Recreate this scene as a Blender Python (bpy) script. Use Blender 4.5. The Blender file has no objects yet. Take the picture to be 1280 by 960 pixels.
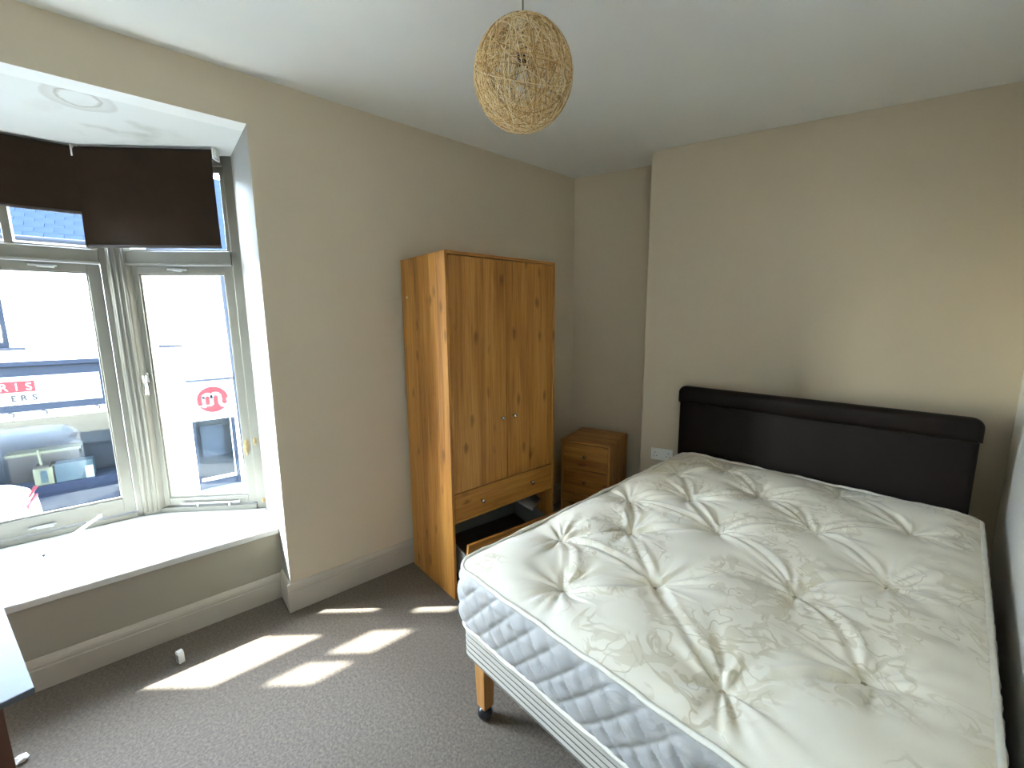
import bpy, bmesh, math, random
import numpy as np
from mathutils import Matrix, Vector

random.seed(7)
np.random.seed(7)
SC = bpy.context.scene
COL = SC.collection
R = math.radians

# ------------------------------------------------------------------ camera
CAM = Vector((2.318, 0.0, 1.53))
YAW, PITCH, ROLL, FPX = R(49.458), R(8.717), R(0.467), 523.05
fw = Vector((-math.sin(YAW) * math.cos(PITCH), math.cos(YAW) * math.cos(PITCH), -math.sin(PITCH)))
rt = Vector((math.cos(YAW), math.sin(YAW), 0))
dn = fw.cross(rt)
rt2 = rt * math.cos(ROLL) + dn * math.sin(ROLL)
dn2 = -rt * math.sin(ROLL) + dn * math.cos(ROLL)
up = -dn2
cd = bpy.data.cameras.new('camera')
cd.sensor_width = 36.0
cd.lens = FPX * 36.0 / 1280.0
cd.clip_start = 0.03
cd.clip_end = 300
cam = bpy.data.objects.new('camera', cd)
COL.objects.link(cam)
cam.matrix_world = Matrix(((rt2.x, up.x, -fw.x, CAM.x), (rt2.y, up.y, -fw.y, CAM.y), (rt2.z, up.z, -fw.z, CAM.z), (0, 0, 0, 1)))
SC.camera = cam

# ------------------------------------------------------------------ light
SUN_EL, SUN_AZ = R(43.3), R(39.2)            # azimuth of travel, from +y towards +x
SUN_DIR = Vector((math.sin(SUN_AZ) * math.cos(SUN_EL), math.cos(SUN_AZ) * math.cos(SUN_EL), -math.sin(SUN_EL)))
world = bpy.data.worlds.new('sky')
SC.world = world
world.use_nodes = True
wn = world.node_tree
wn.nodes.clear()
sky = wn.nodes.new('ShaderNodeTexSky')
sky.sky_type = 'NISHITA'
sky.sun_disc = False
sky.sun_elevation = SUN_EL
sky.sun_rotation = math.atan2(-SUN_DIR.x, -SUN_DIR.y)
sky.altitude = 50
sky.air_density = 1.0
sky.dust_density = 0.4
sky.ozone_density = 1.0
hsv = wn.nodes.new('ShaderNodeHueSaturation')
hsv.inputs['Saturation'].default_value = 0.6
bg = wn.nodes.new('ShaderNodeBackground')
bg.inputs['Strength'].default_value = 2.3
wo = wn.nodes.new('ShaderNodeOutputWorld')
wn.links.new(sky.outputs[0], hsv.inputs['Color'])
wn.links.new(hsv.outputs[0], bg.inputs['Color'])
wn.links.new(bg.outputs[0], wo.inputs['Surface'])

sd = bpy.data.lights.new('sun', 'SUN')
sd.energy = 9.0
sd.angle = R(0.7)
sd.color = (1.0, 0.985, 0.96)
sun = bpy.data.objects.new('sun', sd)
COL.objects.link(sun)
sun.rotation_euler = SUN_DIR.to_track_quat('-Z', 'Y').to_euler()
sun.location = (-6, -6, 12)

def portal(name, loc, rotz, w, h):
    d = bpy.data.lights.new(name, 'AREA')
    d.shape = 'RECTANGLE'
    d.size = w
    d.size_y = h
    d.cycles.is_portal = True
    o = bpy.data.objects.new(name, d)
    COL.objects.link(o)
    o.location = loc
    o.rotation_euler = (R(90), 0, rotz)      # -Z of the lamp: into the room
    return o
# local -Z of an area light rotated (90,0,rz) points to (-sin rz.., cos rz): rz=-90 -> +x
portal('portal', (-0.97, -0.84, 1.42), R(-90), 1.6, 2.0)
portal('portal', (-0.73, 0.12, 1.42), R(-90 - 35.9), 0.66, 2.0)

SC.view_settings.view_transform = 'Standard'
SC.view_settings.look = 'None'
SC.view_settings.gamma = 1.0
SC.view_settings.use_curve_mapping = False
SC.view_settings.exposure = 2.88
SC.cycles.use_denoising = True
SC.cycles.max_bounces = 16
SC.cycles.diffuse_bounces = 10
SC.cycles.glossy_bounces = 4
SC.cycles.transparent_max_bounces = 16
SC.cycles.sample_clamp_indirect = 8.0
SC.cycles.caustics_reflective = False
SC.cycles.caustics_refractive = False

# ------------------------------------------------------------------ materials
def srgb(r, g, b):
    f = lambda c: (c / 12.92 if c <= 0.04045 else ((c + 0.055) / 1.055) ** 2.4)
    return (f(r / 255), f(g / 255), f(b / 255), 1.0)

class NT:
    def __init__(self, name):
        self.m = bpy.data.materials.new(name)
        self.m.use_nodes = True
        self.t = self.m.node_tree
        self.b = self.t.nodes['Principled BSDF']
        self.out = self.t.nodes['Material Output']
    def n(self, kind, **kw):
        x = self.t.nodes.new(kind)
        for k, v in kw.items():
            if hasattr(x, k) and k not in x.inputs:
                setattr(x, k, v)
            else:
                x.inputs[k].default_value = v
        return x
    def l(self, a, b):
        self.t.links.new(a, b)
    def coord(self, scale=(1, 1, 1), rand=False, rot=(0, 0, 0)):
        tc = self.n('ShaderNodeTexCoord')
        mp = self.n('ShaderNodeMapping')
        mp.inputs['Scale'].default_value = scale
        mp.inputs['Rotation'].default_value = rot
        src = tc.outputs['Object']
        if rand:
            oi = self.n('ShaderNodeObjectInfo')
            mu = self.n('ShaderNodeVectorMath', operation='SCALE')
            cx = self.n('ShaderNodeCombineXYZ')
            for i in range(3):
                self.l(oi.outputs['Random'], cx.inputs[i])
            mu.inputs[3].default_value = 37.0
            self.l(cx.outputs[0], mu.inputs[0])
            ad = self.n('ShaderNodeVectorMath', operation='ADD')
            self.l(src, ad.inputs[0])
            self.l(mu.outputs[0], ad.inputs[1])
            src = ad.outputs[0]
        self.l(src, mp.inputs['Vector'])
        return mp.outputs[0]
    def noise(self, vec, scale, detail=4, rough=0.55, dist=0.0):
        x = self.n('ShaderNodeTexNoise')
        x.inputs['Scale'].default_value = scale
        x.inputs['Detail'].default_value = detail
        x.inputs['Roughness'].default_value = rough
        x.inputs['Distortion'].default_value = dist
        self.l(vec, x.inputs['Vector'])
        return x.outputs['Fac']
    def ramp(self, fac, stops):
        x = self.n('ShaderNodeValToRGB')
        el = x.color_ramp.elements
        while len(el) < len(stops):
            el.new(0.5)
        for e, (p, c) in zip(el, stops):
            e.position = p
            e.color = c
        self.l(fac, x.inputs['Fac'])
        return x.outputs['Color']
    def math(self, op, a, b=0.0, clamp=False):
        x = self.n('ShaderNodeMath', operation=op)
        x.use_clamp = clamp
        for i, v in enumerate((a, b)):
            if isinstance(v, (int, float)):
                x.inputs[i].default_value = v
            else:
                self.l(v, x.inputs[i])
        return x.outputs[0]
    def mix(self, fac, a, b):
        x = self.n('ShaderNodeMix', data_type='RGBA')
        for i, v in ((0, fac), (6, a), (7, b)):
            if isinstance(v, (int, float, tuple)):
                x.inputs[i].default_value = v
            else:
                self.l(v, x.inputs[i])
        return x.outputs[2]
    def bump(self, h, strength=0.2, dist=0.002):
        x = self.n('ShaderNodeBump')
        x.inputs['Strength'].default_value = strength
        x.inputs['Distance'].default_value = dist
        self.l(h, x.inputs['Height'])
        self.l(x.outputs[0], self.b.inputs['Normal'])
    def col(self, c):
        if isinstance(c, tuple):
            self.b.inputs['Base Color'].default_value = c
        else:
            self.l(c, self.b.inputs['Base Color'])
    def rough(self, v):
        if isinstance(v, (int, float)):
            self.b.inputs['Roughness'].default_value = v
        else:
            self.l(v, self.b.inputs['Roughness'])

M = {}
def paint(key, c, rough=0.6, var=0.06, scale=3.0, bump=0.1, bscale=220, metal=0.0, spec=0.5):
    t = NT(key)
    v = t.coord()
    n = t.noise(v, scale, 5)
    lo = tuple(x * (1 - var) for x in c[:3]) + (1,)
    hi = tuple(min(1, x * (1 + var)) for x in c[:3]) + (1,)
    t.col(t.ramp(n, [(0.3, lo), (0.7, hi)]))
    t.rough(rough)
    t.b.inputs['Metallic'].default_value = metal
    if bump:
        t.bump(t.noise(v, bscale, 3), bump, 0.001)
    t.b.inputs['Specular IOR Level'].default_value = spec
    M[key] = t.m
    return t.m

paint('wall_paint', srgb(199, 185, 161), 0.75, 0.03, 1.4, 0.12, 160)
paint('ceiling_paint', srgb(226, 225, 219), 0.8, 0.02, 1.2, 0.12, 120)
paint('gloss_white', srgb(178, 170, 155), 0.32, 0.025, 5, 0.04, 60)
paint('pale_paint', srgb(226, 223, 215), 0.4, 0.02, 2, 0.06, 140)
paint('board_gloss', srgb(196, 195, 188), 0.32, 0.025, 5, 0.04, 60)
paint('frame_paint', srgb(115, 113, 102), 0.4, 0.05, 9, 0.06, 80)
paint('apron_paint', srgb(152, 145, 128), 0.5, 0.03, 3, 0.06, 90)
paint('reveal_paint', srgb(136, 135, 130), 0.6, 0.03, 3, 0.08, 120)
paint('blind_fabric', srgb(43, 31, 21), 0.9, 0.12, 14, 0.15, 700, spec=0.15)
paint('blind_bar', srgb(48, 38, 33), 0.6, 0.05, 10, 0)
paint('plastic_white', srgb(235, 235, 230), 0.35, 0.02, 8, 0)
paint('chrome', srgb(200, 198, 192), 0.25, 0.03, 20, 0, metal=1.0)
paint('stay_metal', srgb(150, 150, 146), 0.35, 0.04, 30, 0.05, 200)
paint('castor_black', srgb(22, 22, 24), 0.3, 0.05, 20, 0)
paint('piping_fabric', srgb(226, 221, 206), 0.8, 0.06, 30, 0.2, 500)
paint('felt', srgb(190, 176, 148), 0.9, 0.1, 60, 0.2, 700)
paint('drawer_white', srgb(122, 122, 119), 0.5, 0.03, 8, 0)
paint('inner_dark', srgb(70, 62, 54), 0.7, 0.05, 8, 0)
paint('bulb_holder', srgb(225, 222, 212), 0.4, 0.02, 8, 0)
paint('cord_grey', srgb(120, 116, 108), 0.5, 0.02, 8, 0)
paint('socket_hole', srgb(60, 58, 56), 0.5, 0.02, 8, 0)
paint('chip_paint', srgb(140, 122, 84), 0.9, 0.2, 60, 0.5, 120)
# street
paint('render_white', srgb(240, 243, 244), 0.8, 0.02, 1.2, 0.15, 30, spec=0.12)
paint('fascia_blue', srgb(13, 18, 27), 0.5, 0.05, 3, 0.05, 20, spec=0.05)
paint('sill_slate', srgb(16, 20, 28), 0.6, 0.08, 3, 0.05, 20, spec=0.12)
paint('sign_white', srgb(104, 109, 114), 0.4, 0.01, 3, 0, spec=0.12)
paint('sign_red', srgb(54, 0, 7), 0.45, 0.03, 3, 0, spec=0.12)
paint('sign_grey', srgb(10, 12, 16), 0.5, 0.02, 3, 0, spec=0.12)
paint('shop_dark', srgb(9, 12, 19), 0.6, 0.25, 2.2, 0, spec=0.12)
paint('shop_mid', srgb(20, 25, 34), 0.6, 0.2, 3, 0, spec=0.12)
paint('pipe_blue', srgb(11, 17, 28), 0.5, 0.06, 5, 0, spec=0.12)
paint('asphalt', srgb(40, 44, 48), 0.9, 0.1, 6, 0.3, 60, spec=0.12)
paint('paving', srgb(58, 63, 66), 0.85, 0.08, 4, 0.2, 40, spec=0.12)
paint('van_white', srgb(196, 199, 202), 0.25, 0.01, 2, 0, spec=0.12)
paint('van_glass', srgb(36, 44, 56), 0.12, 0.05, 2, 0, spec=0.12)
paint('tyre', srgb(28, 28, 30), 0.8, 0.05, 10, 0, spec=0.12)
paint('display_cream', srgb(62, 59, 44), 0.6, 0.05, 6, 0, spec=0.12)
paint('display_teal', srgb(24, 33, 36), 0.6, 0.05, 6, 0, spec=0.12)
paint('display_brown', srgb(26, 20, 16), 0.6, 0.1, 6, 0, spec=0.12)
paint('net_curtain', srgb(118, 132, 146), 0.8, 0.03, 6, 0, spec=0.12)
paint('slate', srgb(24, 31, 42), 0.7, 0.18, 4, 0.3, 40, spec=0.0)

def mk_carpet():
    t = NT('carpet')
    v = t.coord()
    f = t.noise(v, 420, 3, 0.7)
    f2 = t.noise(v, 95, 4, 0.7)
    big = t.noise(v, 2.2, 4)
    mixv = t.math('ADD', t.math('MULTIPLY', f, 0.55), t.math('MULTIPLY', f2, 0.45))
    c = t.ramp(mixv, [(0.36, srgb(56, 48, 39)), (0.5, srgb(98, 87, 73)), (0.64, srgb(140, 127, 110))])
    c = t.mix(t.math('MULTIPLY', big, 0.25), c, srgb(88, 78, 65))
    t.col(c)
    t.rough(0.95)
    t.b.inputs['Sheen Weight'].default_value = 0.15
    t.bump(mixv, 0.9, 0.006)
    M['carpet'] = t.m
mk_carpet()

def mk_wood(key, axis, light, mid, dark, rough=0.42, knots=True):
    """long grain along axis 0/1/2"""
    t = NT(key)
    s = [14.0, 14.0, 14.0]
    s[axis] = 0.9
    v = t.coord(tuple(s), rand=True)
    s2 = [60.0, 60.0, 60.0]
    s2[axis] = 2.0
    v2 = t.coord(tuple(s2), rand=True)
    n1 = t.noise(v, 1.0, 5, 0.6, 0.6)
    n2 = t.noise(v2, 1.6, 4, 0.6, 0.2)
    band = t.math('ADD', t.math('MULTIPLY', n1, 0.62), t.math('MULTIPLY', n2, 0.38))
    c = t.ramp(band, [(0.33, dark), (0.5, mid), (0.66, light)])
    if knots:
        s3 = [15.0, 15.0, 15.0]
        s3[axis] = 6.0
        v3 = t.coord(tuple(s3), rand=True)
        vo = t.n('ShaderNodeTexVoronoi')
        vo.inputs['Scale'].default_value = 0.85
        vo.inputs['Randomness'].default_value = 1.0
        nv = t.n('ShaderNodeTexNoise')
        nv.inputs['Scale'].default_value = 2.5
        t.l(v3, nv.inputs['Vector'])
        mixv = t.n('ShaderNodeVectorMath', operation='MULTIPLY_ADD')
        t.l(nv.outputs['Color'], mixv.inputs[0])
        mixv.inputs[1].default_value = (0.25, 0.25, 0.25)
        t.l(v3, mixv.inputs[2])
        t.l(mixv.outputs[0], vo.inputs['Vector'])
        k = t.ramp(vo.outputs['Distance'], [(0.08, (1, 1, 1, 1)), (0.24, (0, 0, 0, 1))])
        c = t.mix(t.math('MULTIPLY', k, 0.68), c, tuple(x * 0.55 for x in dark[:3]) + (1,))
    t.col(c)
    t.rough(rough)
    t.bump(band, 0.05, 0.001)
    M[key] = t.m
WL, WM, WD = srgb(196, 142, 70), srgb(172, 116, 48), srgb(126, 74, 24)
mk_wood('wood_z', 2, WL, WM, WD)
mk_wood('wood_y', 1, WL, WM, WD)
mk_wood('wood_x', 0, WL, WM, WD)
mk_wood('wood_dark', 2, srgb(96, 58, 36), srgb(80, 46, 28), srgb(62, 36, 22), 0.35, False)
mk_wood('wood_leg', 2, srgb(190, 142, 84), srgb(172, 122, 66), srgb(140, 96, 48), 0.4, False)

def mk_laminate():
    t = NT('desk_laminate')
    v = t.coord()
    n = t.noise(v, 26, 4, 0.7)
    n2 = t.noise(v, 130, 3, 0.7)
    c = t.ramp(n2, [(0.28, srgb(50, 51, 53)), (0.36, srgb(70, 76, 83))])
    t.col(t.mix(t.ramp(n, [(0.45, (0, 0, 0, 1)), (0.8, (0.5, 0.5, 0.5, 1))]), c, srgb(63, 68, 74)))
    t.rough(0.55)
    M['desk_laminate'] = t.m
mk_laminate()

def mk_leather():
    t = NT('leather_brown')
    v = t.coord()
    n = t.noise(v, 5, 3)
    t.col(t.ramp(n, [(0.3, srgb(18, 12, 10)), (0.7, srgb(25, 18, 15))]))
    t.rough(0.55)
    t.b.inputs['Specular IOR Level'].default_value = 0.15
    vo = t.n('ShaderNodeTexVoronoi')
    vo.inputs['Scale'].default_value = 260
    t.l(v, vo.inputs['Vector'])
    t.bump(vo.outputs['Distance'], 0.15, 0.001)
    M['leather_brown'] = t.m
mk_leather()

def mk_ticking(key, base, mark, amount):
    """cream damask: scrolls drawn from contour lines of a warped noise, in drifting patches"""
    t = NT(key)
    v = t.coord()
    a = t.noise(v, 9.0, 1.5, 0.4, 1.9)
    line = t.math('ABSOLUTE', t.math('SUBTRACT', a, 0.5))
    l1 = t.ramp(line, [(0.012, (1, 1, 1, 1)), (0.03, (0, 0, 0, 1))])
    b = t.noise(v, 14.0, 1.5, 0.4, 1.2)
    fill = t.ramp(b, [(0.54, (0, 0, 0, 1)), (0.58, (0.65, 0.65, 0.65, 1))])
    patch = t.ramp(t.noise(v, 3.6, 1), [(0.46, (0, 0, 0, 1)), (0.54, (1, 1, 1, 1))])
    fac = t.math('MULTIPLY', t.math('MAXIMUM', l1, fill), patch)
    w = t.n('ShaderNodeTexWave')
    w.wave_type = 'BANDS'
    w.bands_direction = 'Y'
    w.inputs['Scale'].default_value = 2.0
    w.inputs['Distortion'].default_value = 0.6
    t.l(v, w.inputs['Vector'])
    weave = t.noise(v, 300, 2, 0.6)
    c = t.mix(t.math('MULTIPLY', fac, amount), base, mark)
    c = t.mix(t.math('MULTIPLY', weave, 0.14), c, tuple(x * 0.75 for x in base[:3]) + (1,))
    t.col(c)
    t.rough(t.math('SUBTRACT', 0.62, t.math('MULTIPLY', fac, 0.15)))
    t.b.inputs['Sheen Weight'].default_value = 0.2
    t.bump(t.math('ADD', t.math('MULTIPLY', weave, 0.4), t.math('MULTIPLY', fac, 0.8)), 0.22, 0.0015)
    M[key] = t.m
mk_ticking('ticking_top', srgb(242, 235, 217), srgb(202, 190, 158), 0.68)
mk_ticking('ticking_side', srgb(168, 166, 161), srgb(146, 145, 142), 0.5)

def mk_base_stripe():
    t = NT('base_stripe')
    tc = t.n('ShaderNodeTexCoord')
    sp = t.n('ShaderNodeSeparateXYZ')
    t.l(tc.outputs['Object'], sp.inputs[0])
    ph = t.math('FRACT', t.math('MULTIPLY', sp.outputs['Z'], 1 / 0.0215))
    d = t.math('ABSOLUTE', t.math('SUBTRACT', ph, 0.5))
    ln = t.ramp(d, [(0.08, (1, 1, 1, 1)), (0.16, (0, 0, 0, 1))])
    n = t.noise(t.coord(), 120, 3)
    c = t.mix(ln, srgb(170, 165, 152), srgb(52, 46, 42))
    c = t.mix(t.math('MULTIPLY', n, 0.2), c, srgb(146, 140, 127))
    t.col(c)
    t.rough(0.85)
    t.bump(n, 0.2, 0.001)
    M['base_stripe'] = t.m
mk_base_stripe()

def mk_soffit():
    """white plaster with a brown-edged water stain"""
    t = NT('soffit_plaster')
    tc = t.n('ShaderNodeTexCoord')
    nz = t.n('ShaderNodeTexNoise')
    nz.inputs['Scale'].default_value = 7
    nz.inputs['Detail'].default_value = 5
    t.l(tc.outputs['Object'], nz.inputs['Vector'])
    def blot(cx, cy, rx, ry, warp):
        ad = t.n('ShaderNodeVectorMath', operation='MULTIPLY_ADD')
        t.l(nz.outputs['Color'], ad.inputs[0])
        ad.inputs[1].default_value = (warp, warp, 0)
        t.l(tc.outputs['Object'], ad.inputs[2])
        mp = t.n('ShaderNodeMapping')
        mp.inputs['Location'].default_value = (-(cx + warp / 2) / rx, -(cy + warp / 2) / ry, 0)
        mp.inputs['Scale'].default_value = (1 / rx, 1 / ry, 0)
        t.l(ad.outputs[0], mp.inputs['Vector'])
        ln = t.n('ShaderNodeVectorMath', operation='LENGTH')
        t.l(mp.outputs[0], ln.inputs[0])
        return ln.outputs['Value']
    d1 = blot(-0.17, -0.12, 0.13, 0.115, 0.07)
    ring = t.ramp(d1, [(0.45, (0, 0, 0, 1)), (0.56, (0.75, 0.75, 0.75, 1)), (0.62, (0.2, 0.2, 0.2, 1)), (0.9, (0.35, 0.35, 0.35, 1)), (1.15, (0, 0, 0, 1))])
    d2 = blot(-0.38, -0.02, 0.26, 0.3, 0.3)
    pat = t.ramp(nz.outputs['Fac'], [(0.5, (0, 0, 0, 1)), (0.66, (0.45, 0.45, 0.45, 1))])
    f2 = t.math('MULTIPLY', pat, t.ramp(d2, [(0.4, (1, 1, 1, 1)), (1.0, (0, 0, 0, 1))]))
    f = t.math('MAXIMUM', ring, f2)
    t.col(t.mix(t.math('MULTIPLY', f, 0.7), srgb(214, 214, 208), srgb(122, 106, 74)))
    t.rough(0.75)
    M['soffit_plaster'] = t.m
mk_soffit()

def mk_glass():
    t = NT('window_glass')
    t.t.nodes.remove(t.b)
    tr = t.n('ShaderNodeBsdfTransparent')
    tr.inputs['Color'].default_value = (0.93, 0.965, 0.97, 1)
    gl = t.n('ShaderNodeBsdfGlossy')
    gl.inputs['Roughness'].default_value = 0.02
    lw = t.n('ShaderNodeLayerWeight')
    lw.inputs['Blend'].default_value = 0.5
    fac = t.math('ADD', t.math('MULTIPLY', t.math('POWER', lw.outputs['Facing'], 5.0), 0.6), 0.025)
    mx = t.n('ShaderNodeMixShader')
    t.l(fac, mx.inputs[0])
    t.l(tr.outputs[0], mx.inputs[1])
    t.l(gl.outputs[0], mx.inputs[2])
    t.l(mx.outputs[0], t.out.inputs['Surface'])
    M['window_glass'] = t.m
mk_glass()

def mk_twine(key, a, b):
    t = NT(key)
    n = t.noise(t.coord(), 60, 3)
    t.col(t.ramp(n, [(0.3, a), (0.7, b)]))
    t.rough(0.8)
    t.b.inputs['Specular IOR Level'].default_value = 0.2
    M[key] = t.m
mk_twine('twine', srgb(216, 178, 118), srgb(236, 204, 148))
mk_twine('twine_pale', srgb(240, 214, 164), srgb(252, 234, 194))
mk_twine('twine_dark', srgb(172, 130, 78), srgb(196, 154, 100))

def mk_bulb():
    t = NT('bulb_glass')
    t.col(srgb(236, 232, 222))
    t.rough(0.2)
    M['bulb_glass'] = t.m
mk_bulb()

# ------------------------------------------------------------------ mesh helpers
class MB:
    def __init__(self):
        self.v, self.f, self.mi = [], [], []
        self.cur = 0
    def add(self, vs, fs):
        o = len(self.v)
        self.v += [tuple(p) for p in vs]
        self.f += [tuple(i + o for i in f) for f in fs]
        self.mi += [self.cur] * len(fs)
        return self
    def box(self, x0, x1, y0, y1, z0, z1):
        vs = [(x, y, z) for z in (z0, z1) for y in (y0, y1) for x in (x0, x1)]
        return self.add(vs, [(0, 2, 3, 1), (4, 5, 7, 6), (0, 1, 5, 4), (2, 6, 7, 3), (0, 4, 6, 2), (1, 3, 7, 5)])
    def prism(self, poly, z0, z1):
        a = sum(p[0] * q[1] - q[0] * p[1] for p, q in zip(poly, poly[1:] + poly[:1]))
        if a < 0:
            poly = poly[::-1]
        n = len(poly)
        vs = [(x, y, z0) for x, y in poly] + [(x, y, z1) for x, y in poly]
        fs = [tuple(range(n))[::-1], tuple(range(n, 2 * n))]
        fs += [(i, (i + 1) % n, n + (i + 1) % n, n + i) for i in range(n)]
        return self.add(vs, fs)
    def extrude(self, poly, axis, a0, a1):
        """poly in the two other axes, extruded along axis"""
        n = len(poly)
        def mk(p, a):
            q = list(p)
            q.insert(axis, a)
            return tuple(q)
        vs = [mk(p, a0) for p in poly] + [mk(p, a1) for p in poly]
        fs = [tuple(range(n))[::-1], tuple(range(n, 2 * n))]
        fs += [(i, (i + 1) % n, n + (i + 1) % n, n + i) for i in range(n)]
        return self.add(vs, fs)
    def tube(self, path, r, n=8, closed=False, cap=True):
        P = [Vector(p) for p in path]
        m = len(P)
        rr = r if isinstance(r, (list, tuple)) else [r] * m
        o = []
        prev = None
        for i in range(m):
            if closed:
                t = P[(i + 1) % m] - P[i - 1]
            else:
                t = P[min(i + 1, m - 1)] - P[max(i - 1, 0)]
            t.normalize()
            if prev is None:
                ref = Vector((0, 0, 1)) if abs(t.z) < 0.9 else Vector((1, 0, 0))
                u = t.cross(ref).normalized()
            else:
                u = (prev - t * prev.dot(t)).normalized()
            prev = u
            w = t.cross(u)
            for k in range(n):
                a = 2 * math.pi * k / n
                o.append(P[i] + (u * math.cos(a) + w * math.sin(a)) * rr[i])
        fs = []
        for i in range(m if closed else m - 1):
            j = (i + 1) % m
            for k in range(n):
                fs.append((i * n + k, i * n + (k + 1) % n, j * n + (k + 1) % n, j * n + k))
        if cap and not closed:
            fs.append(tuple(range(n))[::-1])
            fs.append(tuple(range((m - 1) * n, m * n)))
        return self.add(o, fs)
    def lathe(self, prof, n=24, c=(0, 0, 0), axis=2):
        vs = []
        for (r, z) in prof:
            for k in range(n):
                a = 2 * math.pi * k / n
                p = (r * math.cos(a), r * math.sin(a), z)
                if axis == 0:
                    p = (p[2], p[0], p[1])
                elif axis == 1:
                    p = (p[1], p[2], p[0])
                vs.append((p[0] + c[0], p[1] + c[1], p[2] + c[2]))
        m = len(prof)
        fs = []
        for i in range(m - 1):
            for k in range(n):
                fs.append((i * n + k, i * n + (k + 1) % n, (i + 1) * n + (k + 1) % n, (i + 1) * n + k))
        fs.append(tuple(range(n))[::-1])
        fs.append(tuple(range((m - 1) * n, m * n)))
        return self.add(vs, fs)
    def build(self, name, mat, parent=None, bevel=0.0, smooth=False, seg=2, loc=None, rot=None, fix=True):
        me = bpy.data.meshes.new(name)
        me.from_pydata(self.v, [], self.f)
        mats = mat if isinstance(mat, (list, tuple)) else [mat]
        for k in mats:
            me.materials.append(M[k])
        if len(mats) > 1:
            me.polygons.foreach_set('material_index', self.mi)
        if smooth:
            me.polygons.foreach_set('use_smooth', [True] * len(me.polygons))
        me.update()
        if fix and len(self.f) < 20000:
            bm = bmesh.new()
            bm.from_mesh(me)
            bmesh.ops.recalc_face_normals(bm, faces=bm.faces)
            bm.to_mesh(me)
            bm.free()
        o = bpy.data.objects.new(name, me)
        COL.objects.link(o)
        if parent:
            o.parent = parent
        if loc:
            o.location = loc
        if rot:
            o.rotation_euler = rot
        if bevel:
            md = o.modifiers.new('bevel', 'BEVEL')
            md.width = bevel
            md.segments = seg
            md.limit_method = 'ANGLE'
            md.angle_limit = R(40)
        return o

def empty(name, loc=(0, 0, 0), rz=0.0, parent=None):
    o = bpy.data.objects.new(name, None)
    COL.objects.link(o)
    o.location = loc
    o.rotation_euler = (0, 0, rz)
    o.empty_display_size = 0.1
    if parent:
        o.parent = parent
    return o
def tag(o, label, cat, group=None):
    o['label'] = label
    o['category'] = cat
    if group:
        o['group'] = group
    return o
def struct(o, label=None):
    o['kind'] = 'structure'
    if label:
        o['label'] = label
    return o
def box(x0, x1, y0, y1, z0, z1):
    return MB().box(x0, x1, y0, y1, z0, z1)

# ------------------------------------------------------------------ room shell
HC = 2.62                     # ceiling
YE = 0.424                    # right edge of the bay opening
YW = -2.10                    # far (left) edge of the bay opening
ZL = 2.41                     # bay soffit
ZS = 0.41                     # window board
NB = Vector((-0.36, 0.933, 0)).normalized()    # back wall (skewed room)
DB = 2.206
TB = Vector((NB.y, -NB.x, 0))                   # along the back wall, to the right
def backpt(x, off=0.0):
    """point on the back wall plane (moved back by off) at world x"""
    return Vector((x, (DB + off - NB.x * x) / NB.y, 0))
XBR = 0.684                                     # chimney breast corner
ALC = Vector((0, 2.648, 0))                     # alcove / left wall corner
DALC = NB.dot(ALC)
BR = backpt(XBR)
BRB = BR + NB * (DALC - DB)                     # foot of the breast return
CR = backpt(2.405)                              # right-hand corner
AZ = R(2.5)
def rightx(y):
    return CR.x + math.tan(R(1.3)) * (CR.y - y)
YN = -2.35
RN = Vector((rightx(YN), YN, 0))

struct(MB().prism([(-0.25, YN - 0.2), (RN.x + 0.3, YN - 0.2), (RN.x + 0.3, 3.8), (-0.25, 3.8)], -0.12, 0.0).build('floor', 'carpet'), 'grey-brown flecked carpet covering the bedroom floor')
struct(MB().prism([(-0.12, YN - 0.2), (RN.x + 0.3, YN - 0.2), (RN.x + 0.3, 3.8), (-0.12, 3.8)], HC, HC + 0.12).build('ceiling', 'ceiling_paint'), 'plain white painted bedroom ceiling')

m = MB()
m.box(-0.55, 0, YE, 3.6, 0, HC)
m.box(-0.10, 0, YW, YE, ZL, HC)
m.box(-0.55, 0, YN - 0.2, YW, 0, HC)
wl = m.build('wall_left', ['wall_paint', 'reveal_paint', 'ceiling_paint'])
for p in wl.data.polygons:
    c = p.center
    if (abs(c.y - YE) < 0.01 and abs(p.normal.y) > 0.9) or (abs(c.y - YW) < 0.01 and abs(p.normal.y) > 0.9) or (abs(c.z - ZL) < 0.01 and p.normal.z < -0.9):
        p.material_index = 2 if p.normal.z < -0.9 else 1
struct(wl, 'taupe painted wall holding the bay window')

def wall_strip(name, pts, mat, t=0.12, z1=HC, label=None):
    """pts: inner line running so that the room lies on its right; thickness goes to the left"""
    P = [Vector((p[0], p[1], 0)) for p in pts]
    out = []
    for i, p in enumerate(P):
        ns = []
        if i > 0:
            d = (P[i] - P[i - 1]).normalized()
            ns.append(Vector((-d.y, d.x, 0)))
        if i < len(P) - 1:
            d = (P[i + 1] - P[i]).normalized()
            ns.append(Vector((-d.y, d.x, 0)))
        n = sum(ns, Vector()).normalized()
        out.append(p + n * (t / max(0.3, n.dot(ns[0]))))
    m = MB()
    for i in range(len(P) - 1):
        m.prism([(P[i].x, P[i].y), (P[i + 1].x, P[i + 1].y), (out[i + 1].x, out[i + 1].y), (out[i].x, out[i].y)], 0, z1)
    return struct(m.build(name, mat), label)
wall_strip('wall_alcove', [ALC, BRB], 'wall_paint', label='taupe wall at the back of the alcove behind the bedside cabinet')
m = MB()
CB = CR + NB * 0.25 + TB * 0.2
m.prism([(BR.x, BR.y), (CR.x + TB.x * 0.15, CR.y + TB.y * 0.15), (CB.x, CB.y), (BRB.x + NB.x * 0.1, BRB.y + NB.y * 0.1)], 0, HC)
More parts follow.
